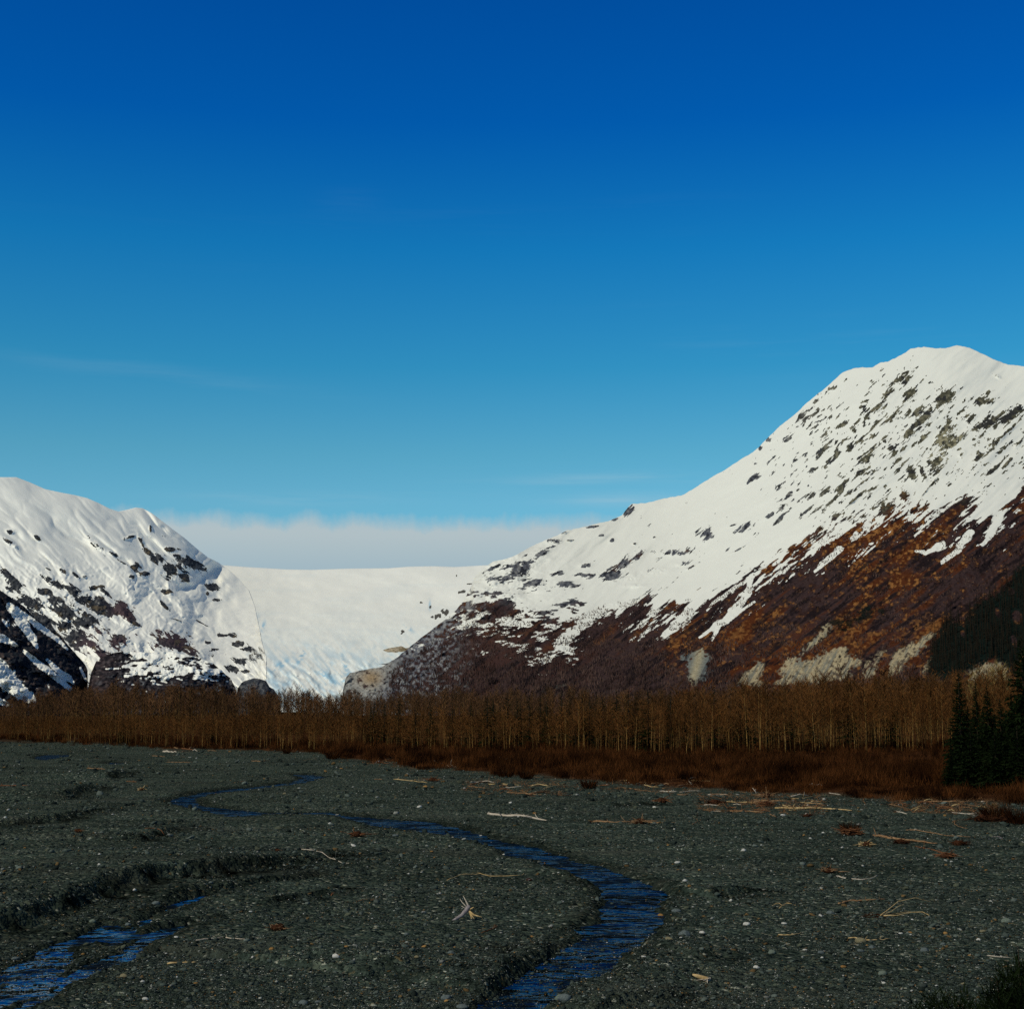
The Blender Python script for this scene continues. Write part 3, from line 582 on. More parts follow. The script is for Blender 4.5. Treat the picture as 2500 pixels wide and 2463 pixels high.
# water: only the cells near each channel
nr, nc = GX.shape
def water(name, polys, label, mw=None):
    r = np.full(GX.shape, 99.)
    for P in polys:
        a = np.array(P); mm = (GX > a[:, 0].min()-4) & (GX < a[:, 0].max()+4) & (GY > a[:, 1].min()-4) & (GY < a[:, 1].max()+4)
        r[mm] = np.minimum(r[mm], sdf(GX[mm], GY[mm], P))
    fc = gridfaces(nr, nc)[:, ::-1]
    ok = (r.ravel()[fc] < 1.6).any(1) & (GZ.ravel()[fc] < WZ+.05).any(1)
    fc = fc[ok]; u, inv = np.unique(fc, return_inverse=True)
    V = np.stack([GX.ravel()[u], GY.ravel()[u], np.full(len(u), WZ)], 1)
    me = mesh_np(name, V, inv.reshape(-1, 4), True)
    link(name, me, mw or M_water, label=label, kind='structure')
def make_water(nm, gcol, lo):
  global nt, b
  m_w, nt, b = newmat(nm)
  nt.nodes.remove(b)
  n1 = noise(nt, 1.0, 2, .5, (1.2, 1.1, 1)); n2 = noise(nt, .35, 3, .5, (1, 1.2, 1)); n0 = noise(nt, 3.2, 2, .5)
  h = mathn(nt, 'MULTIPLY_ADD', n1.outputs[0], mathn(nt, 'MULTIPLY_ADD', n2.outputs[0], 1.6, -.3), mathn(nt, 'MULTIPLY', n2.outputs[0], .4))
  h = mathn(nt, 'MULTIPLY_ADD', n0.outputs[0], .12, h)
  bp = nt.nodes.new('ShaderNodeBump'); bp.inputs['Strength'].default_value = 1; bp.inputs['Distance'].default_value = .38
  nt.links.new(h, bp.inputs['Height'])
  gl = nt.nodes.new('ShaderNodeBsdfGlossy'); gl.inputs['Color'].default_value = gcol; gl.inputs['Roughness'].default_value = .06
  df = nt.nodes.new('ShaderNodeBsdfDiffuse'); df.inputs['Color'].default_value = (.004, .007, .012, 1)
  fr = nt.nodes.new('ShaderNodeFresnel'); fr.inputs['IOR'].default_value = 1.33
  mx = nt.nodes.new('ShaderNodeMixShader')
  nt.links.new(bp.outputs[0], gl.inputs['Normal']); nt.links.new(bp.outputs[0], fr.inputs['Normal'])
  n5 = noise(nt, .55, 4, .6, (1, .8, 1))
  pt = mathn(nt, 'MULTIPLY_ADD', n5.outputs[0], 5.0, -2.0, clamp=True)
  nt.links.new(mathn(nt, 'MULTIPLY', mathn(nt, 'POWER', fr.outputs[0], 2.2), mathn(nt, 'MULTIPLY_ADD', pt, 1.5, lo), clamp=True), mx.inputs[0]); nt.links.new(df.outputs[0], mx.inputs[1]); nt.links.new(gl.outputs[0], mx.inputs[2])
  nt.links.new(mx.outputs[0], nt.nodes['Material Output'].inputs['Surface'])
  return m_w
M_water = make_water('stream_water', (.095, .13, .165, 1), .16)
M_water2 = make_water('shallow_water', (.26, .30, .35, 1), .05)
water('stream_water', [MAIN, LINKP, LOOP], 'dark blue rippled stream curving through the gravel')
water('side_channel_water', [L1, L2, L3], 'shallow glinting side channel in the left foreground', M_water2)
water('pool_water', [PA, PB], 'small far pools near the left edge of the trees')

# ---------------------------------------------------------------- stones
def ico(sub):
    import bmesh
    bm = bmesh.new(); bmesh.ops.create_icosphere(bm, subdivisions=sub, radius=1)
    V = np.array([v.co[:] for v in bm.verts]); Fa = np.array([[v.index for v in f.verts] for f in bm.faces]); bm.free(); return V, Fa
IC1, IC2, IC3 = ico(1), ico(2), ico(3)
STC = np.array([(.024, .032, .028), (.043, .056, .048), (.070, .087, .075), (.105, .124, .107), (.08, .088, .06), (.14, .09, .04), (.50, .48, .43), (.26, .26, .23), (.30, .17, .06)])
STP = np.array([.30, .27, .18,   .08, .08, .03, .014, .03, .006]); STP = STP/STP.sum()
STP2 = np.array([.30, .28, .20, .10, .08, .03, .006, .012, .004]); STP2 = STP2/STP2.sum()
def scatter(n, smin, smax, alpha, ic, seed, name, label, dens=None):
    r = np.random.default_rng(seed)
    px = r.uniform(-150, 2650, n); py = HOR+72+(2600-HOR-72)*r.random(n)**.9
    X, Y = ground(px, py)
    X = X+r.normal(0, .05, n)
    edge = np.interp(px, [q[0] for q in EDGE], [q[1] for q in EDGE])
    ws = sdf_water(X, Y); D = np.hypot(X, Y)
    cl = fbm(X/7., Y/3.2, 4, 140)+.5*fbm(X/1.6, Y/1.6, 2, 141)
    ok = (py > edge+2) & (ws > -.15+.5*r.random(n)) | ((ws <= 0) & (ws > -2.5) & (r.random(n) < .10+.25*(py > 2270)))
    ok &= (r.random(n) < .55+1.0*cl)
    X, Y, D, px, py, ws = X[ok], Y[ok], D[ok], px[ok], py[ok], ws[ok]; n = len(X)
    s = smin*(1-r.random(n)*(1-(smin/smax)**alpha))**(-1/alpha)    # seen size in px of the photo
    R = np.clip(s*D/F*.5, .02, .30)
    Z = gh(X, Y, True, ws); Z = np.where((ws < 0) & (Z < WZ), WZ-R*.25, Z)
    V0, F0 = ic; nv = len(V0)
    shp = np.stack([r.uniform(.8, 1.35, n), r.uniform(.7, 1.1, n), r.uniform(.35, .7, n)], 1)*R[:, None]
    a = r.uniform(0, 6.28, n); ca, sa_ = np.cos(a), np.sin(a); tl = r.normal(0, .25, n)
    jit = 1+r.normal(0, .13, (n, nv))
    P = V0[None]*jit[..., None]*shp[:, None]
    P[..., 2] += P[..., 0]*tl[:, None]
    x = P[..., 0]*ca[:, None]-P[..., 1]*sa_[:, None]; y = P[..., 0]*sa_[:, None]+P[..., 1]*ca[:, None]
    P = np.stack([x+X[:, None], y+Y[:, None], P[..., 2]+(Z+shp[:, 2]*.45)[:, None]], -1).reshape(-1, 3)
    Fa = (F0[None]+(np.arange(n)*nv)[:, None, None]).reshape(-1, 3)
    c = STC[r.choice(len(STC), n, p=STP if smin < 5 else STP2)]*r.uniform(.55, 1.15, (n, 1))
    me = mesh_np(name, P, Fa, False); attr(me, 'col', np.repeat(c, nv, 0))
    return link(name, me, M_stone, label=label, cat='gravel', kind='stuff')
M_stone, nt, b = newmat('cobble')
a = N(nt, 'ShaderNodeAttribute', attribute_name='col'); n_ = noise(nt, 12, 4)
v = nt.nodes.new('ShaderNodeVectorMath'); v.operation = 'SCALE'; nt.links.new(a.outputs['Color'], v.inputs[0]); nt.links.new(mathn(nt, 'MULTIPLY_ADD', n_.outputs[0], .9, .45), v.inputs['Scale']); nt.links.new(v.outputs[0], b.inputs['Base Color'])
b.inputs['Roughness'].default_value = .7
scatter(120000, 2.0, 9, 2.2, IC1, 150, 'gravel', 'loose dark pebbles covering the gravel flats')
scatter(150000, 1.5, 4, 2.2, IC1, 152, 'fine_gravel', 'fine speckled grit between the pebbles of the flats')
scatter(11000, 7, 17, 2.6, IC2, 151, 'cobbles', 'scattered grey cobbles lying over the gravel flats')
# stones one can pick out
def rockmesh(name, seed, flat=.6):
    r = np.random.default_rng(seed); V0, F0 = IC3
    d = r.normal(size=(9, 3)); d /= np.linalg.norm(d, axis=1)[:, None]; h = r.uniform(.62, .95, 9)
    V = V0.copy()
    for k in range(9):
        t = V@d[k]; V = V-d[k][None]*np.maximum(t-h[k], 0)[:, None]*.85
    V = V*(1+.05*fbm(V0[:, 0]*3+seed, V0[:, 1]*3+V0[:, 2]*2, 3, 160)[:, None])
    V = V*np.array([1.1, .85, flat])
    return mesh_np(name, V, F0, False)
SCOL = {'white': ((.30, .29, .26), (.56, .54, .49)), 'grey': ((.065, .080, .080), (.125, .145, .14)), 'tan': ((.12, .105, .06), (.20, .175, .11)), 'orange': ((.16, .085, .03), (.30, .17, .06)), 'green': ((.085, .105, .085), (.15, .175, .14))}
SM = {k: simple(k+'_stone', v[0], v[1], 5, .6, .4) for k, v in SCOL.items()}
RM = {(k, i): rockmesh('stone', 170+i, .45+.12*i) for k in SCOL for i in range(3)}
for (k, i), me in RM.items(): me.materials.append(SM[k])
ST = [(1653, 2106, 18, 'white', 'flat white stone on the open gravel far right of the stream bend'), (1672, 2165, 13, 'white', 'round white stone just beyond the outer bank of the stream bend'), (1714, 2280, 15, 'white', 'oval white stone right of the lower stream'),
 (1572, 2354, 14, 'white', 'wedge shaped white stone beside the stream shallows'), (1848, 2376, 18, 'white', 'round white stone in the lower right foreground above the yellow stone'), (1881, 2381, 12, 'tan', 'small yellowish stone right of the round white stone'),
 (1457, 2273, 12, 'white', 'pale stone standing in the stream narrows'), (1366, 2436, 28, 'green', 'big pale green boulder at the stream edge at the bottom'), (1378, 2455, 34, 'grey', 'big grey boulder below the pale green one at the bottom'), (1437, 2395, 20, 'grey', 'grey stone with wetted top in the lower stream shallows'), (1543, 2300, 18, 'grey', 'rough grey stone at the end of the shallow riffle'),
 (1634, 2308, 22, 'tan', 'olive block stone right of the stream shallows'), (1650, 2224, 26, 'grey', 'flat grey slab on the outer bank of the stream'), (1670, 2292, 32, 'grey', 'long low grey slab below the flat slab by the stream'), (1613, 2225, 15, 'orange', 'rusty brown stone at the outer water edge'), (1611, 2253, 9, 'orange', 'small orange stone at the outer water edge'),
 (1885, 2342, 24, 'green', 'pale green block stone in the right foreground'), (1823, 2266, 0, '', ''), (1823, 2257, 18, 'white', 'long white stone right of the dark hollow'), (1824, 2300, 0, '', ''), (1914, 2254, 15, 'white', 'low white stone in the row on the right gravel'), (1815, 2080, 14, 'white', 'white flat stone on the middle right gravel near the olive stone'), (1822, 2095, 0, '', ''),
 (2457, 2253, 25, 'green', 'large pale grey green boulder near the right edge'), (2401, 2282, 19, 'tan', 'blocky tan stone near the right edge'), (2390, 2300, 13, 'white', 'white stone under the blocky tan stone'), (2476, 2314, 12, 'white', 'white stone close to the right edge'), (2323, 2107, 9, 'white', 'white stone below the right end of the broken log'), (2258, 2100, 8, 'white', 'small white stone left below the broken log'),
 (2222, 2280, 11, 'orange', 'round light brown stone beside a white cluster on the right'), (2200, 2283, 12, 'white', 'cluster like white stone left of the light brown stone'), (2303, 2313, 15, 'grey', 'grey stone with pale face in the right foreground'), (2102, 2308, 28, 'tan', 'flat olive stone under the broken branch'), (2101, 2329, 20, 'grey', 'grey flat stone below the olive stone'), (2128, 2320, 18, 'grey', 'bluish stone right of the grey flat stone'), (2005, 2342, 17, 'grey', 'pointed grey stone in the lower right'),
 (1966, 2328, 12, 'white', 'crumbly white stone in the lower right'), (2008, 2357, 9, 'white', 'tiny bright stone under the pointed grey stone'), (2158, 2405, 10, 'white', 'oval bright white stone near the bottom right'), (2059, 2373, 18, 'orange', 'rust coloured flat stone near the bottom right'), (2257, 2332, 24, 'grey', 'long grey stone left of a pale stick'), (2155, 2388, 22, 'green', 'dull green stone near the bottom right'), (2352, 2405, 14, 'tan', 'flat light tan stone near the dark bush'), (2028, 2230, 22, 'grey', 'blue grey stone above the forked branch roots'),
 (820, 2359, 21, 'white', 'large white stone in the lower left foreground'), (861, 2368, 13, 'grey', 'grey stone right of the large white stone'), (834, 2329, 10, 'white', 'small flat white stone above the large white stone'), (740, 2448, 26, 'grey', 'round grey boulder at the bottom left of centre'), (777, 2449, 19, 'grey', 'grey stone right of the round boulder at the bottom'), (664, 2333, 16, 'orange', 'brown stone in the left foreground'), (1089, 2435, 26, 'grey', 'smooth grey boulder left of the lower stream'), (1128, 2460, 32, 'grey', 'greenish grey slab at the very bottom left of the stream'),
 (1100, 2331, 20, 'grey', 'lone grey stone below the branched stump'), (1017, 2355, 14, 'tan', 'small tan stone below the dark hollow'), (1042, 2321, 11, 'white', 'white stone left of the lone grey stone'), (993, 2278, 13, 'grey', 'grey stone left of the branched stump'), (1024, 1971, 13, 'white', 'white stone beyond the stream in the middle'), (965, 2041, 17, 'grey', 'grey stone on the near bank of the upper stream'), (805, 2010, 10, 'white', 'white stone near the thin start of the stream'), (695, 1941, 10, 'tan', 'tan stone below the hooked bend'),
 (1030, 2137, 8, 'white', 'white pebble left of its twin on the middle gravel bar'), (998, 2139, 7, 'white', 'white pebble with a second one to its right on the gravel bar'), (303, 2383, 24, 'tan', 'flat brown stone near the left bottom edge'), (478, 2401, 12, 'orange', 'small orange stone near the left bottom'), (347, 2398, 12, 'white', 'small white stone near the left bottom'), (355, 2437, 15, 'white', 'white angular stone at the left bottom edge'), (612, 2235, 10, 'white', 'white stone right of the side channel'), (515, 2166, 12, 'grey', 'grey stone below the dark bank'), (380, 2208, 20, 'grey', 'pale grey stone in the hollow below the dark bank'), (430, 2292, 12, 'white', 'small white stone beside the side channel end'),
 (241, 2121, 8, 'white', 'white stone on the left gravel above the dark bank'), (240, 2160, 8, 'white', 'white stone right at the foot of the left gravel rise'), (371, 2239, 8, 'white', 'white stone beside the glinting side channel'), (313, 2251, 16, 'grey', 'grey stone at the upper end of the side channel'), (226, 2251, 18, 'green', 'olive stone above the side channel'), (37, 2335, 22, 'grey', 'pale stone by the side channel at the left edge'), (61, 2068, 8, 'orange', 'pinkish stone on the left gravel'), (1900, 2302, 0, '', ''), (1743, 2010, 0, '', ''), (1598, 1971, 10, 'white', 'white stone left of the big driftwood tangle'), (1912, 1990, 14, 'white', 'low white stone in front of the big driftwood tangle'), (1969, 1988, 9, 'white', 'white chip right of the low white stone')]
CH = 0
for px, py, s, c, lab in ST:
    if not s: continue
    X, Y = ground(px, py); D = math.hypot(X, Y); R = s*D/F*.44
    o = link('stone', RM[(c, CH % 3)], label=lab, cat='stone', loc=(float(X), float(Y), float(gh(np.array([X]), np.array([Y]))[0])+R*.18))
    o.scale = (R, R, R*1.05); o.rotation_euler = (random.uniform(-.15, .15), random.uniform(-.15, .15), random.uniform(-.5, .5)+(3.1 if CH % 2 else 0)); CH += 1

# ---------------------------------------------------------------- driftwood
def tube(P, R, sides=7, knob_=.12, seed=0):
    P = np.asarray(P, float); n = len(P); r = np.random.default_rng(seed)
    T = np.gradient(P, axis=0); T /= np.linalg.norm(T, axis=1)[:, None]+1e-9
    up = np.array([0, 0, 1.]) if abs(T[:, 2]).mean() < .8 else np.array([1., 0, 0])
    A = np.cross(T, up); A /= np.linalg.norm(A, axis=1)[:, None]+1e-9; B = np.cross(T, A)
    th = np.linspace(0, 2*math.pi, sides, endpoint=False)
    k = 1+knob_*r.normal(size=(n, sides))
    V = P[:, None]+np.asarray(R)[:, None, None]*k[..., None]*(np.cos(th)[None, :, None]*A[:, None]+np.sin(th)[None, :, None]*B[:, None])
    V = V.reshape(-1, 3); f = []
    for i in range(n-1):
        for j in range(sides):
            j2 = (j+1) % sides; f.append((i*sides+j, i*sides+j2, (i+1)*sides+j2, (i+1)*sides+j))
    nv = len(V); V = np.concatenate([V, P[:1], P[-1:]])
    t = [(nv, (j+1) % sides, j) for j in range(sides)]+[(nv+1, (n-1)*sides+j, (n-1)*sides+(j+1) % sides) for j in range(sides)]
    return V, np.array(f), np.array(t)
def join(parts):
    V, Q, T, o = [], [], [], 0
    for v, q, t in parts:
        V.append(v); Q.append(q+o); T.append(t+o); o += len(v)
    return np.concatenate(V), np.concatenate(Q), np.concatenate(T)
def blades(P0, P1, w):
    d = rng.normal(size=P0.shape); d[:, 2] *= .2; d /= np.linalg.norm(d, axis=1)[:, None]
    V = np.stack([P0-d*w[:, None], P0+d*w[:, None], P1], 1).reshape(-1, 3)
    return V, np.arange(len(V)).reshape(-1, 3)
def path_w(pts, lift):
    """photo points on the gravel -> smooth world path; lift in m above the ground per point"""
    a = np.array(pts, float); t = np.arange(len(a)); n = max(9, 4*(len(a)-1)+1); tt = np.linspace(0, len(a)-1, n)
    px, py = np.interp(tt, t, a[:, 0]), np.interp(tt, t, a[:, 1])
    l = np.interp(tt, t, lift) if np.ndim(lift) else np.full(n, lift)
    X, Y = ground(px, py); Z = gh(X, Y)
    if len(a) == 2:
        Z = np.maximum(np.linspace(Z[0], Z[-1], n), Z-.02)
    return np.stack([X, Y, Z+l], 1)
def log(pts, w, col, label, name='driftwood_log', cat='driftwood log', taper=.55, lift=0, twigs=0, group=None, seed=None, wob=.25):
    global CH
    CH += 1; seed = seed or CH
    r = np.random.default_rng(seed)
    P = path_w(pts, lift); D = np.hypot(P[:, 0], P[:, 1]).mean(); R0 = max(w*1.15, 1.6)*D/F*.5
    n = len(P); R = R0*np.linspace(1, taper, n)*(1+.12*r.normal(size=n)); R[0] *= .75; R[-1] *= .6
    P[:, 2] += R0*.6; P[1:-1] += r.normal(0, R0*wob, (n-2, 3))
    base = P.mean(0).copy(); base[2] -= R0
    parts = [tube(P-base, R, 8, .1, seed)]
    L = np.linalg.norm(P[-1]-P[0])
    for k in range(2+int(r.integers(0, 3))+twigs):
        i = int(r.integers(1, n-1)); d = r.normal(size=3); d[2] = abs(d[2])*.7+.15; d /= np.linalg.norm(d)
        l = L*r.uniform(.04, .11)*(1 if not twigs else 1.7)
        q = P[i]-base; parts.append(tube([q, q+d*l*.6, q+d*l+r.normal(0, l*.1, 3)], np.array([.5, .35, .15])*R[i], 5, .1, seed+k))
    V, Q, T = join(parts)
    return link(name, mesh_np(name, V, [Q, T], False), WOOD[col], label=label, cat=cat, group=group, loc=base)
def root_fan(c, L, n, r, up=.5, flat=False, thick=.05):
    parts = []
    for k in range(n):
        d = r.normal(size=3); d[0] *= 1.5; d[2] = abs(d[2])*up*.55; d /= np.linalg.norm(d)
        l = L*r.uniform(.35, 1.1); s = r.normal(0, l*.22, 3); s[2] = -abs(s[2])*.6
        c2 = c+r.normal(size=3)*np.array([.30, .2, .07])*L*(0 if flat else 1)
        l *= 1 if flat else .8
        parts.append(tube([c2, c2+d*l*.4+s*.5, c2+d*l*.75+s, c2+d*l+s*1.4], np.array([1, .7, .45, .2])*thick*r.uniform(.4, 1.1), 5, .15, k))
    return parts
def rootwad(px, py, size, n, col, label, name='root_wad', cat='root wad', soil=True, up=.6, thick=.045):
    global CH
    CH += 1; r = np.random.default_rng(CH+500)
    X, Y = ground(px, py); D = math.hypot(X, Y); L = size*D/F
    z = float(gh(np.array([X]), np.array([Y]))[0])
    e = link(name, None, label=label, cat=cat, loc=(float(X), float(Y), z))
    V, Q, T = join(root_fan(np.array([0, 0, L*.13]), L*.6, n*2, r, up, thick=L*thick*.6))
    link('roots', mesh_np('roots', V, [Q, T], False), WOOD[col], e)
    V0, F0 = IC2; V = V0*np.array([.30, .26, .2])*L*(1+.2*r.normal(size=(len(V0), 1)))+np.array([0, 0, L*.08])
    link('stump', mesh_np('stump', V, F0, False), WOOD['dark' if soil else col], e)
    return e
LOGS = [
 ([(408, 2349), (480, 2347)], 4.5, 'gold', 'short straight yellow stick in the left foreground'),
 ([(478, 2305), (520, 2301), (546, 2297), (575, 2304), (600, 2306), (640, 2303)], 2.2, 'pale', 'wavy pale branch above the short yellow stick'),
 ([(-20, 1929), (30, 1930), (68, 1931)], 2.6, 'red', 'thin rusty log at the left edge of the gravel'),
 ([(213, 1877), (257, 1880)], 2.2, 'brown', 'slim brown log near the far left pools'),
 ([(399, 1836), (431, 1838)], 4.5, 'pale', 'short thick bleached log below the edge of the trees'),
 ([(404, 1860), (470, 1862)], 1.5, 'brown', 'long thin brown pole on the far left gravel'),
 ([(371, 1844), (404, 1846)], 1.8, 'brown', 'short brown stick left of the thick bleached log'),
 ([(309, 1909), (335, 1910)], 2, 'red', 'short rusty stick on the left gravel'),
 ([(581, 1909), (603, 1906)], 1.8, 'brown', 'small brown stick above the hooked bend'),
 ([(614, 1857), (640, 1860), (662, 1858)], 2, 'brown', 'crooked brown stick above the far tip of the bend'),
 ([(353, 2035), (376, 2034), (401, 2038)], 2, 'red', 'thin rusty branch on the left gravel below the bend'),
 ([(720, 2082), (786, 2095), (852, 2112)], 2.3, 'pale', 'long slender pale pole beside the dark hollow'),
 ([(1192, 1986), (1225, 1989), (1270, 1992), (1334, 2004)], 6, 'pale', 'thick bleached log beyond the stream in the centre'),
 ([(1091, 2153), (1125, 2142), (1172, 2138), (1194, 2143), (1230, 2143), (1268, 2142), (1282, 2134)], 1.8, 'gold', 'long crooked golden branch on the middle gravel bar'),
 ([(1176, 2279), (1200, 2270), (1216, 2263)], 3, 'red', 'small dark red branch beside the branched stump'),
 ([(870, 2204), (895, 2200), (908, 2201), (922, 2195)], 1.8, 'brown', 'thin curved brown twig left of the branched stump'),
 ([(809, 2190), (814, 2182)], 3, 'red', 'stubby red piece of wood on the gravel bar'),
 ([(914, 1905), (934, 1905)], 1.8, 'brown', 'short stick left of the long thin far log'),
 ([(961, 1904), (1000, 1907), (1043, 1911)], 2.2, 'gold', 'long thin log on the far middle gravel'),
 ([(1445, 2007), (1500, 2008), (1560, 2007), (1649, 2009)], 4.2, 'brown', 'long straight log running into the root wad'),
 ([(1690, 2018), (1702, 2010), (1714, 2000)], 2, 'brown', 'thin slanting stick right of the root wad'),
 ([(1611, 1930), (1632, 1932), (1653, 1932)], 3, 'pale', 'pale log left of the big driftwood tangle at the brush edge'),
 ([(1653, 1938), (1690, 1940)], 2.2, 'brown', 'brown pole below the pale log at the brush edge'),
 ([(1728, 1939), (1776, 1941)], 3.4, 'pale', 'smooth pale log at the upper left of the big tangle'),
 ([(1774, 1956), (1810, 1957), (1858, 1959)], 2.4, 'gold', 'straight golden pole in the middle of the big tangle'),
 ([(1892, 1975), (1950, 1976), (2010, 1976), (2080, 1981)], 4.6, 'gold', 'long golden log at the right end of the big tangle'),
 ([(1782, 1982), (1830, 1983), (1870, 1984)], 3.4, 'brown', 'brown log along the lower edge of the big tangle'),
 ([(1840, 1951), (1880, 1954), (1925, 1955)], 3.2, 'brown', 'brown log crossing behind the big tangle'),
 ([(1925, 1951), (1960, 1950), (1990, 1943)], 2.6, 'gold', 'curved golden stick at the top right of the big tangle'),
 ([(1741, 1980), (1760, 1981)], 2.6, 'pale', 'short pale stick left below the big tangle'),
 ([(1976, 1928), (2013, 1928)], 5, 'pale', 'thick pale log lying inside the brush edge'),
 ([(2024, 1939), (2052, 1942)], 2, 'pale', 'thin pale stick near the thick pale log in the brush'),
 ([(1881, 2212), (1895, 2205), (1903, 2205), (1912, 2212)], 1.8, 'gold', 'small arched twig left of its larger twin'),
 ([(1883+20, 2216), (1921, 2204), (1935, 2205), (1943, 2210)], 1.8, 'gold', 'larger arched twig on the right gravel'),
 ([(1900, 2286), (1930, 2287), (1958, 2282)], 2.4, 'gold', 'thin golden branch low on the right gravel'),
 ([(1879, 1988), (1896, 1994)], 2.4, 'brown', 'small brown splinter under the big tangle'),
 ([(2132, 2043), (2165, 2050), (2193, 2053), (2240, 2055), (2288, 2059)], 5.5, 'brown', 'heavy broken log across the right gravel'),
 ([(2234, 2068), (2280, 2080), (2325, 2098)], 3.4, 'red', 'rusty log slanting down below the heavy broken log'),
 ([(2212, 2028), (2260, 2032), (2310, 2037), (2370, 2040)], 2.4, 'brown', 'thin brown pole above the heavy broken log'),
 ([(2042, 2136), (2070, 2141), (2102, 2143), (2125, 2141), (2143, 2134)], 2.8, 'pale', 'curved pale stick trailing from a small root'),
 ([(2047, 2204), (2076, 2199), (2110, 2199), (2162, 2197)], 4.6, 'brown', 'smooth tapered brown log on the right gravel'),
 ([(2058, 2297), (2089, 2297), (2120, 2302), (2139, 2301), (2173, 2298)], 3.2, 'gold', 'broken golden branch on the lower right gravel'),
 ([(2275, 2334), (2299, 2333)], 2.2, 'gold', 'short golden twig right of the long grey stone'),
 ([(2410, 2343), (2440, 2345), (2467, 2345)], 2.4, 'pale', 'thin pale twig by the dark bush at the right'),
 ([(2404, 2000), (2430, 2001), (2451, 2003)], 4, 'pale', 'pale broken log in front of the dark brush at the right'),
 ([(2414, 2046), (2425, 2039), (2440, 2040), (2448, 2043), (2430, 2047)], 1.8, 'grey', 'looped grey twig near the right edge'),
 ([(2189, 1985), (2215, 1989)], 3, 'pale', 'pale stick under the right hand tangle'),
 ([(2330, 1984), (2380, 1989)], 2, 'pale', 'long pale sliver below the right hand tangle'),
 ([(2326, 2006), (2332, 1999), (2330, 2012), (2345, 2018), (2362, 2021)], 2, 'brown', 'hooked brown branch left of the dark brush'),
 ([(2250, 1957), (2300, 1958), (2350, 1958)], 3, 'brown', 'straight brown log along the top of the right hand tangle'),
 ([(1142, 1919), (1165, 1922), (1187, 1923)], 2.4, 'brown', 'brown stick at the left of the middle tangle'),
 ([(1223, 1914), (1268, 1916)], 2.2, 'gold', 'golden stick above the middle tangle'),
 ([(1238, 1934), (1280, 1936), (1323, 1939)], 2.8, 'brown', 'long brown log along the bottom of the middle tangle'),
 ([(1290, 1919), (1340, 1916)], 2.2, 'brown', 'slim brown log at the upper right of the middle tangle'),
 ([(1060, 1864), (1100, 1873), (1115, 1874)], 2.4, 'pale', 'pale stick below the brush right of the far tangle'),
 ([(904, 1860), (950, 1866)], 2, 'red', 'rusty stick at the left of the far tangle'),
 ([(1518, 1922), (1560, 1927), (1600, 1931)], 2.2, 'brown', 'brown pole under the brush in the middle right'),
]
for L in LOGS: log(*L)
# upright pieces
def stick3(px, py, ptop, w, col, label):
    X, Y = ground(px, py); D = math.hypot(X, Y); h = (py-ptop[1])*D/F; dx = (ptop[0]-px)*D/F; z = float(gh(np.array([X]), np.array([Y]))[0])
    P = [(0, 0, -.05), (dx*.5, .05, h*.5), (dx, .1, h)]; R = np.array([1, .7, .3])*w*D/F*.5
    V, Q, T = join([tube(P, R, 6, .15, 3), tube([P[1], (dx*.5+h*.2, 0, h*.75)], R[:2]*.4, 5)])
    link('driftwood_stick', mesh_np('stick', V, [Q, T]), WOOD[col], label=label, cat='driftwood stick', loc=(float(X), float(Y), z))
stick3(1873, 1950, (1871, 1921), 2.6, 'brown', 'upright stick poking out of the big tangle'); stick3(1848, 1938, (1838, 1925), 3, 'pale', 'leaning pale stub at the top of the big tangle')
stick3(1217, 1870, (1221, 1857), 2.4, 'pale', 'upright pale stick at the brush edge'); stick3(1228, 1872, (1238, 1858), 2, 'pale', 'slanting pale stick beside the upright one at the brush edge')
stick3(1690, 1918, (1682, 1908), 2.2, 'pale', 'pale stub leaning left at the brush edge'); stick3(346, 1930, (353, 1919), 4, 'gold', 'small upright golden stump on the left gravel')
# main branched stump
def branched_stump():
    X, Y = ground(1146, 2243); D = math.hypot(X, Y); k = D/F; z = float(gh(np.array([X]), np.array([Y]))[0])
    e = link('driftwood_stump', None, label='branched weathered stump with upright prongs in the middle of the gravel bar', cat='driftwood stump', loc=(float(X), float(Y), z))
    def q(px, py, dy=0): return ((px-1146)*k, dy, (2262-py)*k)
    V, Q, T = join([tube([q(1098, 2268, -.25), q(1112, 2260, -.15), (q(1128, 2252)), q(1140, 2240), q(1145, 2228)], np.array([3.0, 3.6, 4.4, 5, 4])*k, 8, .15, 1)])
    link('trunk', mesh_np('trunk', V, [Q, T]), WOOD['grey'], e)
    for pts, r in (([(1144, 2236), (1141, 2225), (1136, 2216), (1131, 2207)], 3), ([(1142, 2236), (1134, 2227), (1128, 2221), (1123, 2214)], 1.8), ([(1140, 2238), (1130, 2232), (1127, 2230)], 1.2)):
        P = [q(a, b_, .02*i) for i, (a, b_) in enumerate(pts)]
        V, Q, T = tube(P, np.linspace(r, .5, len(P))*k, 6, .15, 2); link('prong', mesh_np('prong', V, [Q, T]), WOOD['pale'], e)
    for pts, r in (([(1146, 2242), (1156, 2250), (1166, 2252), (1176, 2254)], 3), ([(1147, 2244), (1152, 2252), (1158, 2259)], 2.6), ([(1147, 2238), (1152, 2235), (1156, 2232)], 1.6), ([(1147, 2246), (1150, 2254), (1152, 2259)], 2)):
        P = [q(a, b_, -.06*i) for i, (a, b_) in enumerate(pts)]
        V, Q, T = tube(P, np.linspace(r, 1, len(P))*k, 6, .2, 4); link('root', mesh_np('root', V, [Q, T]), WOOD['gold'], e)
branched_stump()
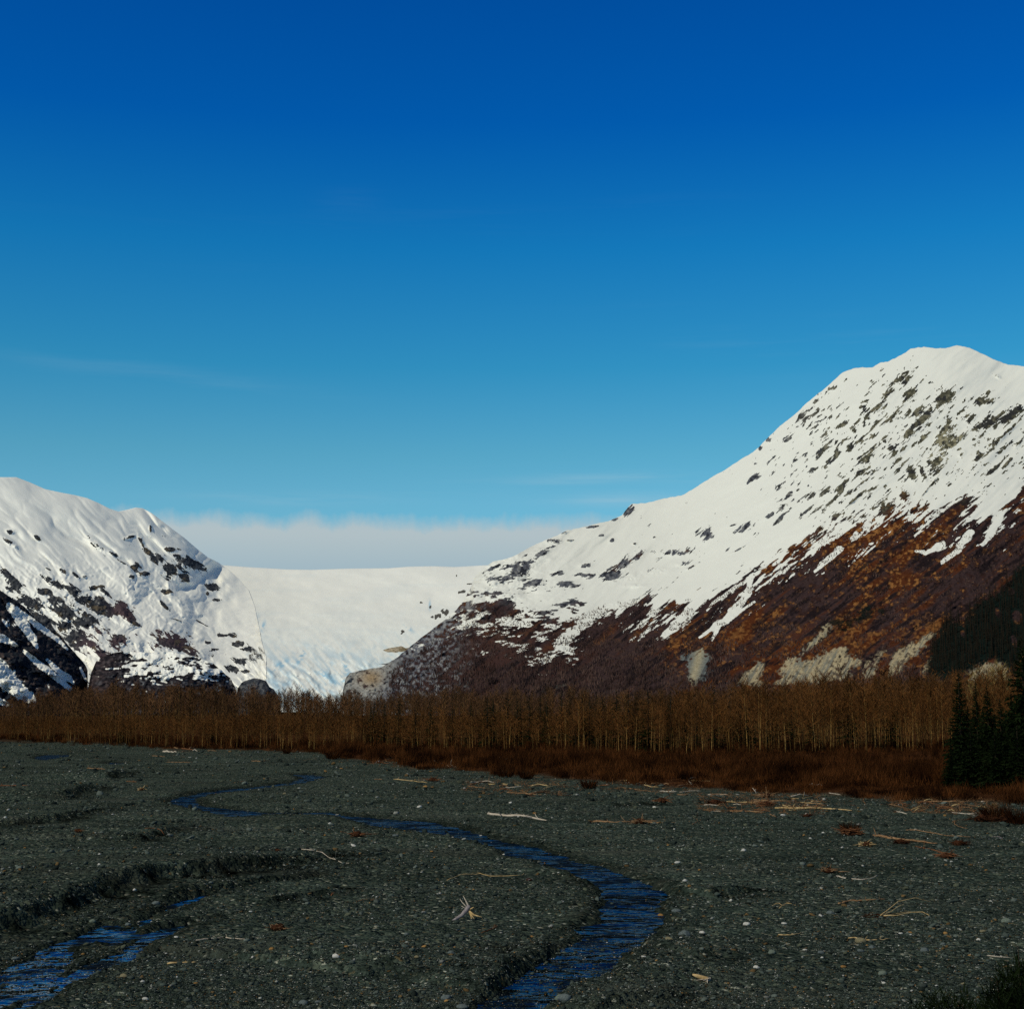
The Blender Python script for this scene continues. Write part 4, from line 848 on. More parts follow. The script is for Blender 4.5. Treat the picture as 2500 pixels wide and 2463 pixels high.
def chunk():
    X, Y = ground(1720, 2398); D = math.hypot(X, Y); k = D/F; z = float(gh(np.array([X]), np.array([Y]))[0]); r = np.random.default_rng(5)
    e = link('wood_chunk', None, label='gnarled golden wood chunk with broken end at the bottom right of the stream', cat='wood chunk', loc=(float(X), float(Y), z))
    V, Q, T = tube([(-28*k, 0, 14*k), (-18*k, 0, 11*k), (-4*k, 0, 6*k), (8*k, -.05, 5*k)], np.array([2, 4.5, 6, 5])*k, 9, .18, 8); link('trunk', mesh_np('trunk', V, [Q, T]), WOOD['gold'], e)
    V, Q, T = join(root_fan(np.array([8*k, 0, 5*k]), 20*k, 12, r, .5, thick=3*k)); link('broken_end', mesh_np('roots', V, [Q, T]), WOOD['pale'], e)
chunk()
def forked():
    X, Y = ground(2140, 2240); D = math.hypot(X, Y); k = D/F; z = float(gh(np.array([X]), np.array([Y]))[0]); r = np.random.default_rng(6)
    e = link('rooted_branch', None, label='uprooted sapling with four long arching golden stems on the right gravel', cat='uprooted sapling', loc=(float(X), float(Y), z))
    def G_(px, py, h=0):
        a, b_ = ground(px, py); return (float(a-X), float(b_-Y), h+float(gh(np.array([a]), np.array([b_]))[0])-z+.02)
    for pts, w, hs in (([(2150, 2240), (2168, 2230), (2193, 2222), (2234, 2216), (2281, 2212)], 2.6, [.05, .12, .25, .34, .12]), ([(2150, 2240), (2174, 2232), (2195, 2225), (2209, 2222)], 1.9, [.05, .08, .14, .18]),
                       ([(2158, 2241), (2190, 2240), (2225, 2234), (2253, 2234), (2269, 2240)], 2.8, [.04, .04, .08, .07, .04]), ([(2160, 2240), (2190, 2234), (2225, 2232)], 1.4, [.05, .06, .1])):
        P = np.array([G_(a, b_, h) for (a, b_), h in zip(pts, hs)]); t = np.linspace(0, len(P)-1, 13); P = np.stack([np.interp(t, np.arange(len(P)), P[:, i]) for i in range(3)], 1)
        V, Q, T = tube(P, np.linspace(w, w*.4, 13)*k*.6, 6, .12, 3); link('stem', mesh_np('stem', V, [Q, T]), WOOD['gold'], e)
    V, Q, T = join(root_fan(np.array([-8*k, 0, 4*k]), 30*k, 24, r, .7, thick=1.6*k)); link('roots', mesh_np('roots', V, [Q, T]), WOOD['dark'], e)
forked()
for a in [(680, 2278, 48, 26, 'brown', 'brown uprooted plant with long thin roots in the left foreground'), (1565, 2016, 46, 34, 'brown', 'spidery brown root wad at the middle of the long straight log'), (1291, 2154, 22, 16, 'grey', 'small pointed grey root on the middle gravel bar'),
          (676, 2097, 20, 22, 'red', 'small rusty root clump left of the slender pole'), (2078, 2042, 56, 50, 'red', 'bushy rusty root mass at the left end of the heavy broken log'), (2116, 2070, 40, 34, 'gold', 'dark root ball with curling golden roots'), (2200, 2062, 40, 40, 'dark', 'dark root clump under the heavy broken log'),
          (2312, 2098, 46, 46, 'red', 'rusty root clump at the lower end of the slanting log'), (2341, 2062, 40, 40, 'dark', 'dark brushy end beyond the heavy broken log'), (2024, 2130, 40, 26, 'brown', 'small light root above the curved pale stick'), (191, 2040, 26, 26, 'red', 'small rusty tuft of roots on the left gravel'),
          (1873, 1968, 44, 46, 'red', 'reddish root mass in the middle of the big tangle'), (1745, 1966, 46, 40, 'dark', 'dark root hump at the left of the big tangle'), (1058, 1907, 34, 34, 'red', 'low rusty root clump at the end of the long thin far log'), (1444, 2009, 16, 14, 'gold', 'small root flare at the left end of the long straight log'), (870, 2042, 42, 30, 'red', 'flat rusty root mat near the upper stream'),
          (346, 1932, 22, 16, 'gold', 'light root spread around the small upright stump'), (1870, 1946, 40, 40, 'brown', 'brown root crown behind the big tangle'), (1970, 1994, 30, 26, 'dark', 'dark root mat right of the big tangle'), (1616, 1962, 40, 30, 'red', 'rusty branch clump left of the big tangle'), (2460, 2008, 60, 50, 'dark', 'dark dead brush heap near the right edge'), (2400, 2004, 56, 50, 'dark', 'dark dead brush heap behind the pale broken log')]:
    rootwad(*a)
# tangles: sticks one by one, plus the fine litter as stuff
TANG = [('big tangle of driftwood on the right gravel', 1720, 2000, 1940, 1984, 26), ('right hand tangle of driftwood below the spruces', 2180, 2420, 1952, 1986, 26), ('middle tangle of driftwood below the brush', 1145, 1370, 1910, 1940, 16),
        ('far tangle of driftwood at the start of the brush', 905, 1100, 1851, 1873, 12), ('thin line of driftwood at the foot of the left trees', 380, 520, 1826, 1836, 6), ('line of driftwood under the middle brush', 1400, 1720, 1902, 1934, 14)]
LV, LT = [], []
for nm, x0, x1, y0, y1, n in TANG:
    for k in range(n):
        px = random.uniform(x0, x1); t = (px-x0)/(x1-x0); py = random.uniform(y0, y1)+(t-.5)*6; l = random.uniform(12, 60)*(py-1700)/260; an = random.gauss(0, .10)
        log([(px-l/2, py-l*an*.5), (px, py+random.uniform(-1, 1)), (px+l/2, py+l*an*.5)], random.uniform(1.6, 2.8), random.choice(['brown', 'gold', 'brown', 'red', 'pale']), 'loose weathered stick in the '+nm, 'driftwood_stick', 'driftwood stick', lift=[random.uniform(0, .12), random.uniform(0, .2), random.uniform(0, .12)], group='sticks in the '+nm)
    m_ = n*130
    px = rng.uniform(x0-15, x1+15, m_); py = rng.uniform(y0-3, y1+3, m_)+((px-x0)/(x1-x0)-.5)*6
    kp = fbm(px/22., py/5., 3, 200) > -.05; px, py = px[kp], py[kp]; X, Y = ground(px, py); Z = gh(X, Y); m_ = len(X)
    P0 = np.stack([X, Y, Z+.02], 1); d = rng.normal(size=(m_, 3)); d[:, 2] = np.abs(d[:, 2])*.45; d[:, 0] *= 1.6; d /= np.linalg.norm(d, axis=1)[:, None]
    v_, f_ = blades(P0, P0+d*rng.uniform(.2, .8, m_)[:, None], rng.uniform(.012, .03, m_)); LT.append(f_+sum(len(q) for q in LV)); LV.append(v_)
m_ = 1500
px = rng.uniform(0, 2500, m_); py = np.interp(px, [q[0] for q in EDGE], [q[1] for q in EDGE])+np.abs(rng.normal(0, 14, m_))+1
X, Y = ground(px, py); P0 = np.stack([X, Y, gh(X, Y)+.02], 1); d = rng.normal(size=(m_, 3)); d[:, 2] = np.abs(d[:, 2])*.3; d[:, 0] *= 2; d /= np.linalg.norm(d, axis=1)[:, None]
v_, f_ = blades(P0, P0+d*rng.uniform(.2, 1.0, m_)[:, None], rng.uniform(.012, .035, m_)); LT.append(f_+sum(len(q) for q in LV)); LV.append(v_)
link('twig_litter', mesh_np('twig_litter', np.concatenate(LV), np.concatenate(LT)), M_litter, label='fine dead twigs and litter washed up along the brush edge', cat='twig litter', kind='stuff')

# ---------------------------------------------------------------- bare trees
def bare_tree(seed, H=10., ntw=260, wtw=.026, pw=.040):
    r = np.random.default_rng(seed)
    n = 9; t = np.linspace(0, 1, n); bend = r.normal(0, .02, 2)*H
    P = np.stack([bend[0]*t**2+r.normal(0, .02, n).cumsum(), bend[1]*t**2+r.normal(0, .02, n).cumsum(), t*H-.2], 1)
    trunk = tube(P, pw*(1-t*.88), 5, .06, seed)
    B0, B1, W = [], [], []
    nb = 46
    for k in range(nb):
        f = .18+.80*(k/nb)**.62+r.normal(0, .012); f = min(max(f, .1), .98)
        c = np.array([np.interp(f, t, P[:, i]) for i in range(3)]); a = r.uniform(0, 6.28)
        L = H*(.16*(1-f)+.085)*r.uniform(.6, 1.25)*(1 if f > .42 else .35); el = r.uniform(.45, 1.05)
        d = np.array([math.cos(a)*math.cos(el), math.sin(a)*math.cos(el), math.sin(el)])
        e = c+d*L; B0.append(c); B1.append(e); W.append(wtw*1.1)
        m2 = max(2, int(ntw/nb))
        for j in range(m2):
            u = r.uniform(.15, 1); q = c+d*L*u; dd2 = d+r.normal(0, .38, 3); dd2[2] = abs(dd2[2])+.25; dd2 /= np.linalg.norm(dd2)
            B0.append(q); B1.append(q+dd2*L*r.uniform(.3, .75)); W.append(wtw*r.uniform(.5, .95))
    global rng
    V, T = blades(np.array(B0), np.array(B1), np.array(W))
    return trunk, (V, T)
NV = 7
VAR = [bare_tree(300+i, ntw=330) for i in range(NV)]
TM = [(mesh_np('alder_trunk', v[0][0], [v[0][1], v[0][2]], True), mesh_np('alder_crown', *v[1])) for v in VAR]
for a_, b_ in TM: a_.materials.append(M_trunk); b_.materials.append(M_twig)
def yi(tab, x): return np.interp(x, [q[0] for q in tab], [q[1] for q in tab])
def dist_at(px, py): return CAMH*F/(py-HOR)
FTOP = [(-400, 1752), (0, 1752), (400, 1750), (800, 1746), (1200, 1742), (1450, 1728), (1600, 1705), (1800, 1682), (2000, 1662), (2200, 1655), (2600, 1650)]
BTOP = [(-400, 1715), (0, 1712), (60, 1702), (120, 1688), (200, 1677), (400, 1672), (600, 1681), (700, 1686), (850, 1690), (950, 1684), (1100, 1682), (1300, 1684), (1500, 1686), (1700, 1682), (1900, 1674), (2050, 1662), (2200, 1652), (2350, 1652), (2480, 1645), (2900, 1645)]
def place_tree(px, off):
    d = dist_at(px, yi(TB, px))+off
    x, y, _ = raydir(px, HOR); X, Y = x*d, y*d
    Ht = CAMH+(HOR-yi(FTOP, px))/F*d
    return X, Y, Ht
for k in range(298):
    px = -40+2580*(k+.5)/298+random.gauss(0, 9); off = abs(random.gauss(0, 7))+(0 if random.random() < .6 else 9)
    X, Y, Ht = place_tree(px, off); Ht = float(Ht)*float(1+.2*fbm(np.array([px/55.]), np.array([1.]), 3, 241)[0])*(random.uniform(.66, 1.0) if random.random() < .8 else random.uniform(1.0, 1.14))
    i = k % NV
    z = float(gh(np.array([X]), np.array([Y]), False)[0])
    zone = 'short' if px < 1450 else 'tall'
    side = 'left half' if px < 1450 else 'right half'
    e = link('bare_tree', None, label=f'{zone} leafless tree with pale trunk in the front row, {side}', cat='bare tree', group=f'{zone} leafless trees of the front row', loc=(float(X), float(Y), z))
    s = Ht/10.*(1 if random.random() < .6 else random.uniform(.72, .92)); w = random.uniform(.9, 1.5)*max(s, .75); e.scale = (w, w, s); e.rotation_euler = (random.gauss(0, .03), random.gauss(0, .03), random.uniform(0, 6.28))
    link('trunk', TM[i][0], parent=e); link('crown', TM[i][1], parent=e)
def merge_trees(XYZ, Hs, Ws, name, label, vars_, mt, mc, cat='bare wood'):
    nt_ = len(XYZ); idx = np.arange(nt_) % len(vars_); Vs, Qs, Ts, mi = [], [], [], []; o = 0; QM, TMi = [], []
    for v in range(len(vars_)):
        (tv, tq, tt_), (cv, cf) = vars_[v]
        ii = np.where(idx == v)[0]
        if not len(ii): continue
        for (V, Fq, Ft, m_) in ((tv, tq, tt_, 0), (cv, None, cf, 1)):
            a = rng.uniform(0, 6.28, len(ii)); c, s_ = np.cos(a)[:, None], np.sin(a)[:, None]
            x = (V[None, :, 0]*c-V[None, :, 1]*s_)*Ws[ii][:, None]; y = (V[None, :, 0]*s_+V[None, :, 1]*c)*Ws[ii][:, None]; z = V[None, :, 2]*Hs[ii][:, None]
            P = np.stack([x+XYZ[ii, 0][:, None], y+XYZ[ii, 1][:, None], z+XYZ[ii, 2][:, None]], -1).reshape(-1, 3)
            off = (np.arange(len(ii))*len(V))[:, None, None]+o
            if Fq is not None: q = (Fq[None]+off).reshape(-1, 4); Qs.append(q); QM.append(np.full(len(q), m_))
            t_ = (Ft[None]+off).reshape(-1, 3); Ts.append(t_); TMi.append(np.full(len(t_), m_))
            Vs.append(P); o += len(P)
    fl = ([np.concatenate(Qs)] if Qs else [])+[np.concatenate(Ts)]
    me = mesh_np(name, np.concatenate(Vs), fl, False)
    me.materials.append(mt); me.materials.append(mc)
    me.polygons.foreach_set('material_index', np.concatenate(QM+TMi).astype(np.int32)); me.update()
    return link(name, me, label=label, cat=cat, kind='stuff')
VS = [bare_tree(340+i, ntw=170, wtw=.045) for i in range(6)]
VS = [((v[0][0], v[0][1], v[0][2][:0]), v[1]) for v in VS]
n = 2100
px = rng.uniform(-250, 2750, n); off = rng.uniform(4, 110, n); d = dist_at(px, yi(TB, px))+off; x, y, _ = raydir(px, HOR+0*px); X, Y = x*d, y*d
Ht = (CAMH+(HOR-yi(FTOP, px))/F*(d-off*.35))*rng.uniform(.66, 1.04, n)*(1+.22*fbm(px/48., off/20., 3, 242))
XYZ = np.stack([X, Y, gh(X, Y, False)], 1)
merge_trees(XYZ, Ht/10, np.maximum(Ht/10, .8)*rng.uniform(.8, 1.3, n), 'bare_wood', 'dense leafless wood behind the front row of trees', VS, M_trunkS, M_twigS)
VF = [bare_tree(360+i, ntw=150, wtw=.055, pw=.09) for i in range(5)]
VF = [((v[0][0], v[0][1], v[0][2][:0]), v[1]) for v in VF]
n = 2900
px = rng.uniform(-300, 2800, n); d = rng.uniform(400, 620, n); x, y, _ = raydir(px, HOR+0*px); X, Y = x*d, y*d
Ht = (CAMH+(HOR-yi(BTOP, px))/F*d)*(1+.10*fbm(px/28., px*0, 3, 240))*np.where(rng.random(n) < .2, rng.uniform(.9, 1.04, n), rng.uniform(.70, .93, n))
XYZ = np.stack([X, Y, gh(X, Y, False)], 1)
merge_trees(XYZ, Ht/10, Ht/10*rng.uniform(.8, 1.3, n), 'far_bare_wood', 'taller dark brown leafless wood in the back before the mountains', VF, M_trunkS, M_twigF)

M_bud = simple('pale_yellow_buds', (.12, .085, .025), (.30, .22, .08), .5)
BM = [m_[1].copy() for m_ in TM[:3]]
for q in BM: q.name = 'budding_crown'; q.materials.clear(); q.materials.append(M_bud)
for k, (px, yt) in enumerate([(2372, 1640), (2385, 1632), (2402, 1640), (2418, 1630), (2432, 1612), (2443, 1622), (2456, 1628), (2466, 1640), (2425, 1625), (2450, 1616)]):
    d = 330+k*4; x, y, _ = raydir(px, HOR); X, Y = float(x*d), float(y*d); z = float(gh(np.array([X]), np.array([Y]), False)[0]); s_ = (CAMH+(HOR-yt)/F*d-z)/10
    e = link('budding_tree', None, label='pale yellow budding tree behind the dark spruces on the right', cat='budding tree', group='pale yellow budding trees behind the spruces', loc=(X, Y, z)); e.scale = (s_*1.1, s_*1.1, s_)
    link('trunk', TM[k % 3][0], parent=e); link('crown', BM[k % 3], parent=e)
# shrubs
def brush(n, name, label, tab0, tab1, hmin, hmax, xr, nb=46, w=.02, mat=None, ext=0):
    px = rng.uniform(xr[0], xr[1], n); f = rng.random(n)**.8
    y0, y1 = yi(tab0, px), yi(tab1, px)+ext+9*fbm(px/38., px*0+2, 3, 211)*(name[0] == 'r')
    py = y0+(y1-y0)*f+rng.normal(0, 1.5, n)
    X, Y = ground(px, np.maximum(py, 1803)); Z = gh(X, Y, False)
    pn = fbm(X/9., Y/9., 3, 210)
    Hh = rng.uniform(hmin, hmax, n)*np.clip(1+.9*pn, .25, 1.6)*np.where(f > .85, .6, 1)
    P0 = np.repeat(np.stack([X, Y, Z], 1), nb, 0)+rng.normal(0, .38, (n*nb, 3))*np.array([1, 1, 0]); H2 = np.repeat(Hh, nb)*rng.uniform(.35, 1.05, n*nb)
    P0[:, 2] += H2*rng.uniform(0, .45, n*nb)
    P1 = P0+np.stack([rng.normal(0, .22, n*nb)*H2, rng.normal(0, .22, n*nb)*H2, H2*.6], 1)
    V, T = blades(P0, P1, rng.uniform(w*.6, w*1.3, n*nb))
    return link(name, mesh_np(name, V, T), mat or M_shrub, label=label, cat='brush', kind='stuff')
brush(4300, 'red_brown_brush', 'low red brown leafless brush between the gravel and the trees', TB, EDGE, .7, 1.9, (740, 2750), 60, .022, ext=-1)
brush(2600, 'understory_brush', 'dark brown undergrowth at the foot of the trees', [(q[0], q[1]-16) for q in TB], [(q[0], q[1]+1.5) for q in TB], 1.0, 1.9, (-150, 2700), 46, .04)
for px, py, s, lab in [(812, 1853, 1.9, 'dark rounded shrub at the left tip of the brush'), (1437, 1925, 1.3, 'dark lone shrub standing on the gravel below the brush'), (1235, 1898, 1.4, 'low dark shrub bulging out onto the gravel'), (2075, 2040, 1.0, 'dark wiry shrub growing over the broken log'), (1285, 1902, 1.4, 'low wide shrub right of the bulging one'), (2430, 2003, 1.6, 'wide dark shrub on the gravel near the right edge'), (2495, 2012, 1.6, 'dark shrub cut by the right edge'), (700, 1840, 1.2, 'small dark shrub below the left trees')]:
    X, Y = ground(px, py); z = float(gh(np.array([X]), np.array([Y]), False)[0]); nb = 420; hh = rng.random(nb)**.6
    a = rng.uniform(0, 6.28, nb); P0 = np.stack([np.cos(a)*s*.5*hh, np.sin(a)*s*.5*hh, s*.35*rng.random(nb)*hh], 1); P1 = P0+np.stack([np.cos(a)*s*.3, np.sin(a)*s*.3, s*(.25+.35*rng.random(nb))], 1)+rng.normal(0, s*.1, (nb, 3))
    V, T = blades(P0, P1, rng.uniform(.01, .022, nb)*s)
    e = link('bare_shrub', None, label=lab, cat='shrub', loc=(float(X), float(Y), z))
    link('twigs', mesh_np('shrub_twigs', V, T), M_shrub, e)
    V, Q, T = join([tube([(0, 0, -.05), (math.cos(k)*.15*s, math.sin(k)*.15*s, s*.25), (math.cos(k)*.3*s, math.sin(k)*.3*s, s*.55)], np.array([.03, .02, .01])*s, 5) for k in (0, 1.3, 2.6, 3.9, 5.1)])
    link('stems', mesh_np('shrub_stems', V, [Q, T]), M_sbark, e)

# ---------------------------------------------------------------- spruces
def spruce(seed, H=10., wr=.19, lev=50, nb=15, spray=12, skirt=.04):
    r = np.random.default_rng(seed)
    trunk = tube([(0, 0, -.2), (0, 0, H*.5), (0, 0, H)], np.array([.018, .011, .002])*H, 6, .03, seed)
    B0, B1, W = [], [], []
    for i in range(lev):
        f = skirt+(1-skirt)*i/lev
        Rr = H*wr*(1-f)**.85*r.uniform(.72, 1.1)+H*.006
        for k in range(max(4, int(nb*(1-f*.45)))):
            a = r.uniform(0, 6.28); L = Rr*r.uniform(.65, 1.15); z = f*H+r.normal(0, H*.006)
            dr = np.array([math.cos(a), math.sin(a), 0]); droop = -.35+.75*f
            tip = np.array([0, 0, z])+dr*L+np.array([0, 0, L*droop])
            B0.append([0, 0, z]); B1.append(tip); W.append(H*.006)
            for j in range(spray):
                u = r.uniform(.2, 1); q = np.array([0, 0, z])+(tip-np.array([0, 0, z]))*u
                s = np.cross(dr, [0, 0, 1])*r.choice([-1, 1]); dv = dr*.7+s*r.uniform(.2, .9)+np.array([0, 0, r.uniform(-.75, .15)])
                B0.append(q); B1.append(q+dv*L*r.uniform(.16, .34)); W.append(L*r.uniform(.04, .09)+H*.002)
    B0, B1, W = np.array(B0), np.array(B1), np.array(W)
    d = rng.normal(size=B0.shape); d /= np.linalg.norm(d, axis=1)[:, None]
    V = np.stack([B0-d*W[:, None], B0+d*W[:, None], B1], 1).reshape(-1, 3)
    return trunk, (V, np.arange(len(V)).reshape(-1, 3))
def spm(sp): return mesh_np('spruce_trunk', sp[0][0], [sp[0][1], sp[0][2]], True), mesh_np('spruce_crown', *sp[1])
NEAR = [spm(spruce(400+i, wr=.20+.03*i)) for i in range(3)]

MID = [spm(spruce(410+i, wr=.15+.03*i, lev=30, nb=11, spray=8)) for i in range(3)]
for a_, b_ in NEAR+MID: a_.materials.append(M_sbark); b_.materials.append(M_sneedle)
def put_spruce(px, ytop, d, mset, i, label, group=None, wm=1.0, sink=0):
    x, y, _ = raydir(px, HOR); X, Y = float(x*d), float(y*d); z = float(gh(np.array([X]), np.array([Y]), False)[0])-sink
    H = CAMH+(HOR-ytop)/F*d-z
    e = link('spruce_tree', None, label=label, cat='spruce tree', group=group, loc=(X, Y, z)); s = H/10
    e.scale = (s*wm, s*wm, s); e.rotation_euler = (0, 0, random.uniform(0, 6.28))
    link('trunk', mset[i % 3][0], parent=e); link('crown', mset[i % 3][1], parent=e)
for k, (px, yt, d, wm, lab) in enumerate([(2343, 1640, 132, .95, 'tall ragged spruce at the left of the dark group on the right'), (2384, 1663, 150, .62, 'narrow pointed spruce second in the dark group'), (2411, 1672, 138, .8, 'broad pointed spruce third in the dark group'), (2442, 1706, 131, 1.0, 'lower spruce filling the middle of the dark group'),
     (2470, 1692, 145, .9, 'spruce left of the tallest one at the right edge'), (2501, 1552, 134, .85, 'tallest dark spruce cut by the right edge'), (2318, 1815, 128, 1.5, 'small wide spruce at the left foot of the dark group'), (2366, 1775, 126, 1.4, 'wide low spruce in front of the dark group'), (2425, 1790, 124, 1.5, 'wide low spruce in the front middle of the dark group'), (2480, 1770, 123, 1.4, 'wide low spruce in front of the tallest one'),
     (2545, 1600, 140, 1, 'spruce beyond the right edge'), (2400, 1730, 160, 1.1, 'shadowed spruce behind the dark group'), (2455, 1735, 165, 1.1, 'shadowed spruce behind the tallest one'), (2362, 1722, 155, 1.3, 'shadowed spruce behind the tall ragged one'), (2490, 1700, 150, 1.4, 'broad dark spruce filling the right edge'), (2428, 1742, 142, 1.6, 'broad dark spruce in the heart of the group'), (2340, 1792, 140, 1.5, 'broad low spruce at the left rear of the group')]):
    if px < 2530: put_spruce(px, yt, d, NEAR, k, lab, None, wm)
SPM = [(900+.2587*x, 1600+.2587*y) for x, y in [(50, 400), (150, 420), (285, 400), (580, 400), (960, 420), (1120, 370), (1180, 430), (1240, 450), (1310, 340), (1400, 400), (1430, 410), (1515, 370), (1620, 370), (1680, 430), (1820, 330), (1900, 420)]]
SPM += [(1200+K*x, 1150+K*y) for x, y in [(10, 1510), (365, 1530), (520, 1500), (600, 1455), (650, 1490), (695, 1460), (740, 1480), (830, 1440), (910, 1455), (955, 1455), (1040, 1445), (1190, 1455), (1480, 1430), (1580, 1520), (1710, 1480), (1830, 1540), (590, 1540), (1290, 1530)]]
SPM += [(1800+K*x, 1400+K*y) for x, y in [(80, 790), (360, 850), (500, 780), (1020, 760), (230, 870), (20, 830), (740, 655)]]
SPM += [(1105, 1715), (905, 1722), (1015, 1730), (1055, 1722), (300, 1735), (520, 1742), (1330, 1712), (1700, 1712), (2130, 1742)]
for k, (px, yt) in enumerate(SPM):
    d = float(dist_at(px, yi(TB, px)))+16+((k*37) % 30)
    tall = yt < 1695
    put_spruce(px, yt, d, MID, k, 'dark spruce rising above the bare wood' if tall else 'dark narrow spruce standing among the bare wood', 'spruces rising above the bare wood' if tall else 'spruces among the bare wood', random.uniform(.95, 1.45))
# low green bushes of young spruce under the trees
for k, (px, py) in enumerate([(1405, 1812), (1450, 1822), (1870, 1835), (1790, 1838), (1680, 1836), (2010, 1835), (1140, 1800)]):
    d = float(dist_at(px, yi(TB, px)))+6; put_spruce(px, py-22, d, MID, k, 'small young spruce under the front row of bare trees', 'young spruces under the bare trees', 1.6)
# far spruces on the slopes
FAR = [spruce(430+i, wr=.20, lev=9, nb=5, spray=2) for i in range(4)]
FV = [((f[0][0], f[0][1], f[0][2][:0]), f[1]) for f in FAR]
pos = SH['mountain_right']
n = 5200
px = rng.uniform(2255, 2800, n); py = rng.uniform(1290, 1720, n)
g_ = blobs(px, py, FGAP, K, K, 1800, 1400)
ok = (sdf(px, py, FORE)+10*fbm(px/9., py/9., 2, 220) < 2) & (g_ < .5); px, py = px[ok], py[ok]
X, Y, Z = pos(px, py); Ht = rng.uniform(11, 26, len(px))
merge_trees(np.stack([X, Y, Z-1], 1), Ht/10, Ht/10*rng.uniform(.9, 1.3, len(px)), 'conifer_forest', 'dark spruce forest climbing the slope on the far right', FV, M_sbark, M_sneedleF, 'forest')
FM = [mesh_np('spruce_tree', f[1][0], f[1][1]) for f in FAR]
for q in FM: q.materials.append(M_sneedleF)
def hillspruce(px, py, H, label, group):
    X, Y, Z = pos(np.array([px]), np.array([py])); o = link('spruce_tree', FM[random.randrange(4)], label=label, cat='spruce tree', group=group, loc=(float(X[0]), float(Y[0]), float(Z[0])-1))
    s = H/10; o.scale = (s*1.3, s*1.3, s); o.rotation_euler = (0, 0, random.uniform(0, 6))
def in_blobs(L, n, ox, oy, thr):
    out = []
    while len(out) < n:
        b_ = random.choice(L); x = random.gauss(0, .8)*b_[2]; y = random.gauss(0, .8)*b_[3]; p_ = (ox+K*(b_[0]+x), oy+K*(b_[1]+y)); out.append(p_)
    return out
for p_ in in_blobs(CLUMP, 70, 1800, 1400, .4): hillspruce(p_[0], p_[1], random.uniform(15, 27), 'dark spruce in the isolated clump on the rusty slope', 'spruces of the isolated clump on the slope')
for p_ in in_blobs(CENF, 110, 600, 1150, .4): hillspruce(p_[0], min(p_[1], 1690), random.uniform(10, 18), 'small dark spruce on the purple hill foot in the middle', 'small spruces on the middle hill foot')
for x, y in [(2395, 1385), (2420, 1395), (2432, 1405), (2405, 1420), (2450, 1380), (2380, 1400), (2290, 1362), (2460, 1410)]: hillspruce(x, y, 13, 'lone dark spruce above the forest on the rusty slope', 'lone spruces above the slope forest')
# leafless brush on the lower slopes, standing up from the ground
n = 42000
px = rng.uniform(950, 2500, n); ln = yi(SNL, px); py = ln-30+rng.random(n)*(1740-ln+30)
keep = (sdf(px, py, FORE) > 0)&(fbm(px/30., py/18., 3, 230)+.6*ss(1900, 1300, px)+.5*ss(1600, 1700, py) > .15)
for P, ox, oy, t in SCARS: keep &= ~inpoly(px, py, [(ox+K*x, oy+K*y) for x, y in P])
keep &= py > np.interp(px, [q[0] for q in MR_top], [q[1] for q in MR_top])+25
px, py = px[keep], py[keep]; n = len(px)
X, Y, Z = pos(px, py); P0 = np.stack([X, Y, Z-.5], 1); Hh = rng.uniform(2.5, 6.5, n)*(.6+.6*ss(1500, 1680, py))
P1 = P0+np.stack([rng.normal(0, .8, n), rng.normal(0, .8, n), Hh], 1)
V1, T1 = blades(P0, P1, rng.uniform(.35, 1.0, n)); V2, T2 = blades(P0, P1+rng.normal(0, .8, (n, 3)), rng.uniform(.35, 1.0, n))
link('hillside_brush', mesh_np('hillside_brush', np.concatenate([V1, V2]), np.concatenate([T1, T2+len(V1)])), M_hillbrush, label='purple brown leafless scrub covering the lower mountain slopes', cat='scrub', kind='stuff')
# dark bush on the camera bank, bottom right corner
def dark_bush(pxc, d, ytop, wpx, stems, label, nb):
    x, y, _ = raydir(pxc, HOR); X, Y = float(x*d), float(y*d); z = float(gh(np.array([X]), np.array([Y]), False)[0])
    e = link('dark_bush', None, label=label, cat='bush', loc=(X, Y, z))
    r = np.random.default_rng(int(pxc)); W_ = wpx/F*d
    c = r.normal(size=(nb, 3)); c /= np.linalg.norm(c, axis=1)[:, None]; rad = r.random(nb)**.35
    top = CAMH-(ytop-HOR)/F*d-z
    P0 = c*rad[:, None]*np.array([W_, W_*.8, top*.5]); P0[:, 2] += top*.5; P0[:, 2] += .12*fbm(P0[:, 0]*6+3, P0[:, 1]*6, 3, 250); P1 = P0+r.normal(0, .08, (nb, 3))+np.array([0, 0, .07]); V, T = blades(P0, P1, r.uniform(.006, .016, nb))
    link('leaves', mesh_np('leaves', V, T), M_sneedle, e)
    for px_, yt in stems:
        dx = (px_-pxc)/F*d; h = CAMH-(yt-HOR)/F*d-z; P = [(dx*.3, 0, 0), (dx*.8, .02, h*.5), (dx, .03, h)]; V, Q, T = tube(P, np.array([.020, .015, .005]), 6); link('stem', mesh_np('stem', V, [Q, T]), M_sbark, e)
dark_bush(2485, 21.0, 2325, 150, [(2491, 2195), (2460, 2290), (2478, 2300), (2405, 2360)], 'black silhouetted bush with tall thin stems in the bottom right corner', 22000)
dark_bush(2290, 20.0, 2400, 170, [(2322, 2424)], 'low dark bush added for the bottom shade, left of the stemmed bush', 11000)  # added in place of the dark shade along the bottom
dark_bush(2050, 19.5, 2445, 150, [], 'lowest dark bush added for the shade along the bottom edge', 7000)  # another added bush, standing in for the bottom shade

